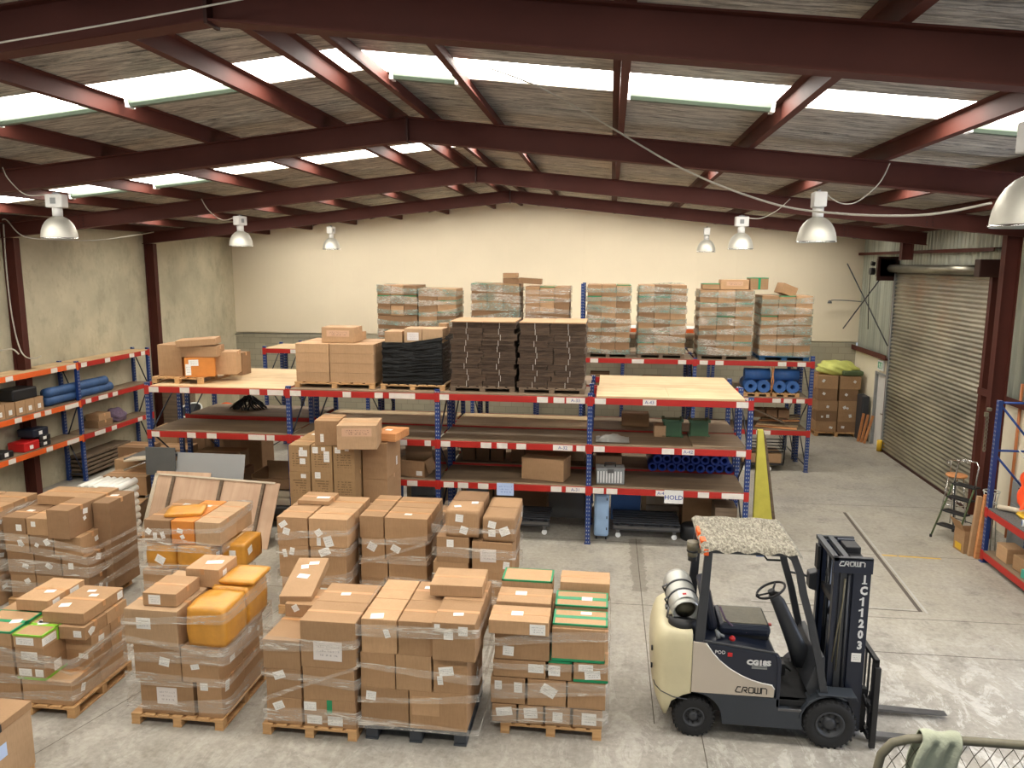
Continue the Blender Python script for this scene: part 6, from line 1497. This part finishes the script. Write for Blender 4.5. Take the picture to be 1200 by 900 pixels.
# far right corner pallet of cartons
pallet(6.3, 7.55, 23.9, 24.9, 'pallet under the carton stack in the far right corner', group=None)
stack('far right corner stack', 'cartons in the far right corner', 23.95, 24.85, [
    (.135, .46, [(6.32, 6.93), (6.95, 7.52)]), (.46, .78, [(6.32, 6.93), (6.95, 7.52)]), (.78, 1.1, [(6.34, 6.93), (6.95, 7.54)]), (1.1, 1.46, [(6.32, 6.9), (6.95, 7.5)]), (1.46, 1.86, [(6.3, 6.9), (6.95, 7.56)])],
    seed=70, nd=2, stp=.9, mats=('kraft', 'kraft', 'kraft_dark'))
blob((6.95, 24.4, 1.87), .62, .42, .42, 'bag_lime', 'bulging lime-yellow bag on top of the corner stack', 'bulk_bag', 'bag', 6)
tag(MB().box(7.0, 7.6, 23.9, 24.2, 1.87, 2.02, .04).build('green_bag', 'green_dark'), 'dark green folded bag on the right of corner stack', 'bag')
for k in range(3):
    tag(MB().box(-.035, .035, -.02, .02, 0, .85, .004).build('orange_plank', 'timber_orange', None, (7.5+.05*k-.1, 23.35-.12*k, 0), (0, .12+.05*k, 0)), ['left', 'middle', 'right'][k]+' orange plank leaning by the exit door', 'timber', 'planks leaning by the exit door')
tag(MB().box(7.45, 7.66, 23.4, 23.9, 0, 1.35, .03).build('dark_sheet_stack', 'charcoal'), 'dark sheets standing between corner stack and exit door', 'board')
# ================================================================== right side by the roller door
L = empty('step_ladder', (6.80, 15.16, 0), -1.0, 'dark green folding step ladder with silver hand rail', 'ladder')
def at_l(x, y, z): return (x, y, z)
m = MB()
for sx in (-1, 1):
    m.tube([(sx*.25, -.48, 0.02), (sx*.21, -.02, 1.02)], .017, 8); 
m.build('front_legs', 'green_dark', L)
m = MB()
for sx in (-1, 1): m.tube([(sx*.25, .17, 0.02), (sx*.21, .03, 1.0)], .015, 8)
m.tube([(-.24, .12, .3), (.24, .12, .3)], .01); m.build('rear_legs', 'charcoal', L)
for i, z in enumerate((.27, .53, .79, 1.03)):
    y = -.36+.118*i+.04; MB().box(-.225, .225, y-.08, y+.12, z-.03, z, .008).build('tread', 'black', L)
MB().tube([(-.21, .0, 1.0), (-.20, .07, 1.42), (-.15, .09, 1.50), (.15, .09, 1.50), (.20, .07, 1.42), (.21, .0, 1.0)], .015, 10).build('hand_rail', 'chrome', L)
m = MB()
for sx in (-1, 1):
    for y in (-.48, .17): m.cyl((sx*.25, y, 0), (sx*.25, y, .05), .024, 10)
m.build('rubber_feet', 'rubber', L)
S = empty('bar_stool', (7.1, 16.2, 0), .2, 'round wooden seat bar stool with chrome hoop back, behind the ladder', 'stool')
MB().lathe([(0, .93), (.19, .93), (.2, .95), (.19, .97), (0, .97)], 28).build('seat', 'timber_orange', S)
m = MB()
for k in range(4):
    a = PI/4+k*PI/2; m.tube([(.13*math.cos(a), .13*math.sin(a), .93), (.24*math.cos(a), .24*math.sin(a), .0)], .012, 8)
m.tube([(.19*math.cos(2*PI*i/24), .19*math.sin(2*PI*i/24), .35) for i in range(24)], .01, 6, True); m.build('legs', 'chrome', S)
MB().tube([(.2*math.cos(a), .2*math.sin(a), 1.22) for a in [-.2+3.5*i/16 for i in range(17)]], .012, 8).tube([(0, .2, .95), (0, .2, 1.22)], .01, 6).build('back_hoop', 'chrome', S)
S2 = empty('wire_stool', (6.98, 14.5, 0), 0, 'metal hoop stand behind the cardboard tubes', 'stand')
m = MB()
for z, rr in ((1.12, .13), (.9, .1)): m.tube([(rr*math.cos(2*PI*i/20), rr*math.sin(2*PI*i/20), z) for i in range(20)], .012, 6, True)
for k in range(4):
    a = k*PI/2; m.tube([(.13*math.cos(a), .13*math.sin(a), 1.12), (.1*math.cos(a), .1*math.sin(a), .9), (.16*math.cos(a), .16*math.sin(a), 0)], .009, 6)
m.build('wire_frame', 'gas_steel', S2)
ob = MB(); w, d, h = .32, .34, .42
ob.box(-w/2, w/2, -d/2, -d/2+.006, 0, h).box(-w/2, w/2, d/2-.006, d/2, 0, h).box(-w/2, -w/2+.006, -d/2, d/2, 0, h).box(w/2-.006, w/2, -d/2, d/2, 0, h).box(-w/2, w/2, -d/2, d/2, 0, .006)
ob.box(-w/2-.006, -w/2, -d/2, d/2, h, h+.22, 0, (0, -.5, 0), (-w/2, 0, h))
o = ob.build('open_carton', 'kraft', None, (6.62, 14.42, 0), .1); tag(o, 'open carton with yellow mark on floor beside cardboard tubes', 'box')
MB().box(-w/2-.009, -w/2-.0065, -.1, .1, .04, .16).build('yellow_mark', 'yellow', o)
for k, (x, y, hh) in enumerate(((6.56, 14.16, 1.12), (6.62, 14.05, 1.18))):
    tag(MB().box(-.04, .04, -.04, .04, 0, hh, .008).build('cardboard_tube', 'timber_orange' if k else 'kraft_light', None, (x, y, 0), (.0, .06, 0)), ['left', 'right'][k]+' square cardboard tube leaning at the right rack post', 'tube', 'cardboard tubes')
# goods on the right rack
o = tag(MB().cyl((6.75, 13.75, 1.06), (7.3, 13.3, 1.07), .045, 16).build('paper_tube', 'rail_cream'), 'pale paper tube lying on the right rack deck', 'tube')
ring_ = MB().ring((6.72, 12.9, 1.06), (7.3, 12.7, 1.06), .06, .04, 20); tag(ring_.build('poster_tube', 'white_paint'), 'white tube with blue inside on the right rack deck', 'tube')
tag(MB().ring((6.715, 12.902, 1.06), (6.74, 12.893, 1.06), .041, .03, 20).build('tube_end', 'roll_blue'), 'blue open end ring of the white tube', 'tube')
def vest(u, v):
    a = 2*PI*u; w = .03+.19*min(1, v*3.2)**.6+.03*math.sin(v*5); fold = .028*math.sin(a*6+v*5)+.02*math.sin(a*3-v*9)
    return Vector((7.05+(w*.55+fold)*math.cos(a)+.04*math.sin(v*4), 13.42+(w+fold)*math.sin(a), 1.84-(.60+.10*math.sin(a*2+1))*v))
vs = MB().grid(vest, 60, 18); tag(vs.build('hi_vis_vest', 'hi_vis'), 'orange high-visibility clothing hanging in the right rack', 'clothing')
tag(MB().tube([(6.95, 13.7, 2.1), (7.02, 13.6, 1.95), (7.1, 13.48, 1.78)], .012, 6).build('tie_rope', 'cable_white'), 'white cord holding the orange clothing on the right rack', 'cord')
blob((7.05, 13.35, 1.0), .16, .2, .1, 'yellow', 'yellow cloth on the right rack deck under the clothing', 'yellow_cloth', 'cloth', 9)
for k, (x0, x1, y0, y1, z1_, mt, lb) in enumerate(((6.72, 7.0, 13.25, 13.6, .48, 'kraft_light', 'open-flap carton at the post on the right rack bottom deck'), (6.75, 7.1, 12.8, 13.1, .46, 'kraft', 'brown carton in the middle of right rack bottom deck'), (6.7, 6.95, 12.45, 12.72, .36, 'teal', 'teal-topped box on the right rack bottom deck'))):
    C(x0, x1, y0, y1, .221, z1_, lb, None, mt, None, (), seam='', rz=.1*k)
for k in range(2):
    e = empty('red_tray', (6.85+.02*k, 12.28-.45*k, .222), 0, ['red plastic tray nearest the teal box', 'red plastic tray at the photo\'s right edge'][k], 'tray', 'red trays')
    MB().box(-.14, .14, -.17, .17, 0, .01).box(-.14, -.13, -.17, .17, 0, .16).box(.13, .14, -.17, .17, 0, .16).box(-.14, .14, -.17, -.16, 0, .16).box(-.14, .14, .16, .17, 0, .16).build('tray_body', 'red', e)
    m = MB()
    for i in range(4): m.box(-.1+.06*i, -.06+.06*i, -.13, .12, .011, .1, .005)
    m.build('tray_contents', 'charcoal', e)
# chain and tags on the post
o = MB()
for k in range(9): o.tube([(6.52+.018*math.cos(a*PI/4), 13.95, 2.02+.07*k+.04*math.sin(a*PI/4)) for a in range(8)], .010, 5, True)
o.box(6.47, 6.53, 13.92, 13.98, 2.60, 2.68, .01).box(6.50, 6.57, 13.92, 13.98, 2.70, 2.76, .01)
tag(o.build('hanging_chain', 'tube_olive'), 'pale chain hanging from the right rack\'s blue post', 'chain')
# wall behind right rack
e = empty('wall_poster', (XR-.008, 14.35, 1.9), 0, 'pale poster with blue picture on the right wall behind the rack', 'poster')
MB().box(-.004, .004, -.35, .35, -.5, .5).build('sheet', 'block_cream', e); MB().box(-.007, -.004, -.05, .28, -.45, -.05).build('blue_picture', 'sheet_blue', e); MB().box(-.007, -.004, -.2, .2, .15, .3).build('heading', 'sticker', e)
for k in range(2):
    e = empty('grey_cabinet', (7.5, 14.45-.75*k, 0), 0, ['grey metal cabinet against the right wall nearest the column', 'grey metal cabinet against the right wall nearer the camera'][k], 'cabinet', 'grey cabinets')
    MB().box(-.03, .2, -.36, .36, 0, 1.28, .01).build('cabinet_body', 'grey_paint', e)
    for z in (.06, .48, .9): 
        dd = MB().box(-.045, -.03, -.33, .33, z, z+.36, .004).build('drawer', 'grey_paint', e); MB().box(-.06, -.045, -.08, .08, z+.28, z+.3).build('handle', 'chrome', dd)
tag(MB().tube([(XR-.04, 15.25, 0), (XR-.04, 15.25, 3.0)], .028, 8).build('orange_conduit', 'pipe_orange'), 'orange-brown conduit running up the right wall by the column', 'pipe')
# ================================================================== landing with chain-wire gate and towel
tag(MB().box(1.0, 3.6, 1.6, 3.06, 2.14, 2.24).build('landing_platform', 'steel'), 'small raised steel landing below the camera, carrying the gate', 'platform')
lg = MB()
for x in (1.08, 3.5):
    for y in (1.7, 2.98): lg.box(x-.04, x+.04, y-.04, y+.04, 0, 2.14)
tag(lg.build('landing_posts', 'steel'), 'four square posts holding up the small steel landing', 'post')
G = empty('chain_wire_gate', (1.12, 3.0, 2.24), 0, 'chain-wire gate panel with olive tube frame at the bottom right', 'fence')
zr = 1.088
P = [(0.0, 0, 0.02), (0.0, 0, .92), (.012, 0, 1.0), (.05, 0, 1.055), (.11, 0, zr-.01), (.2, 0, zr), (1.3, 0, zr+.004), (2.2, 0, zr+.006)]
MB().tube(P, .0175, 12).build('tube_frame', 'tube_olive', G)
m = MB(); c = .056
n = 40
for i in range(-22, n):
    for s in (1, -1):
        pts = []
        for q in range(0, 23):
            x = i*c + (q*c/2 if s > 0 else (22-q)*c/2) ; z = .02+q*(1.05/22)
            if 0.01 < x < 2.15: pts.append((x, (.003 if (q+i) % 2 else -.003), z))
        if len(pts) > 1: m.tube(pts, .0018, 4)
m.build('chain_mesh', 'tube_olive', G)
def tw(u, v):
    # draped over the rail: v 0..1 back hem -> over the rail -> front hem
    x = 1.275+.145*u; s = v*2-1
    L = .42; rr = .026+.004*math.sin(u*9)
    if abs(s) < .08: a = s/.08*PI/2; y = 3.0-math.sin(a)*rr; z = 2.24+zr+math.cos(a)*rr
    else:
        dd = (abs(s)-.08)*L; y = 3.0-math.copysign(rr+.01*math.sin(u*14+dd*9)+.05*dd*abs(math.sin(u*7)), s); z = 2.24+zr-dd; x -= .10*dd*(1.4 if s > 0 else .6)*(1-u)+.02*math.sin(dd*12)
    return Vector((x, y, z))
o = MB().grid(tw, 26, 60).build('towel', 'towel', recalc=False)
sm = o.modifiers.new('thick', 'SOLIDIFY'); sm.thickness = .006
tag(o, 'sage green towel draped over the chain-wire gate\'s top rail', 'towel')
# ================================================================== light
w = bpy.data.worlds.new('world'); SC.world = w; w.use_nodes = True
bg = w.node_tree.nodes['Background']; bg.inputs[0].default_value = (0.85, 0.93, 1.0, 1); bg.inputs[1].default_value = 0.5
# daylight through the open doorway on the right, nearer than the roller door
def area(name, loc, rot, sx, sy, power, col):
    l = bpy.data.lights.new(name, 'AREA'); l.shape = 'RECTANGLE'; l.size = sx; l.size_y = sy; l.energy = power; l.color = col
    o = bpy.data.objects.new(name, l); COL.objects.link(o); o.location = loc; o.rotation_euler = rot; return o
area('doorway_daylight', (XR+.15, 7.9, 2.3), (0, PI/2, 0), 4.4, 4.8, 330, (.72, .80, 1.0))
SC.view_settings.view_transform = 'Standard'; SC.view_settings.look = 'None'; SC.view_settings.gamma = 1; SC.view_settings.exposure = 0.0
SC.view_settings.use_curve_mapping = False
SC.cycles.max_bounces = 6; SC.cycles.diffuse_bounces = 4; SC.cycles.glossy_bounces = 3; SC.cycles.transparent_max_bounces = 16
SC.cycles.caustics_reflective = False; SC.cycles.caustics_refractive = False; SC.cycles.sample_clamp_indirect = 6
SC.cycles.use_denoising = True
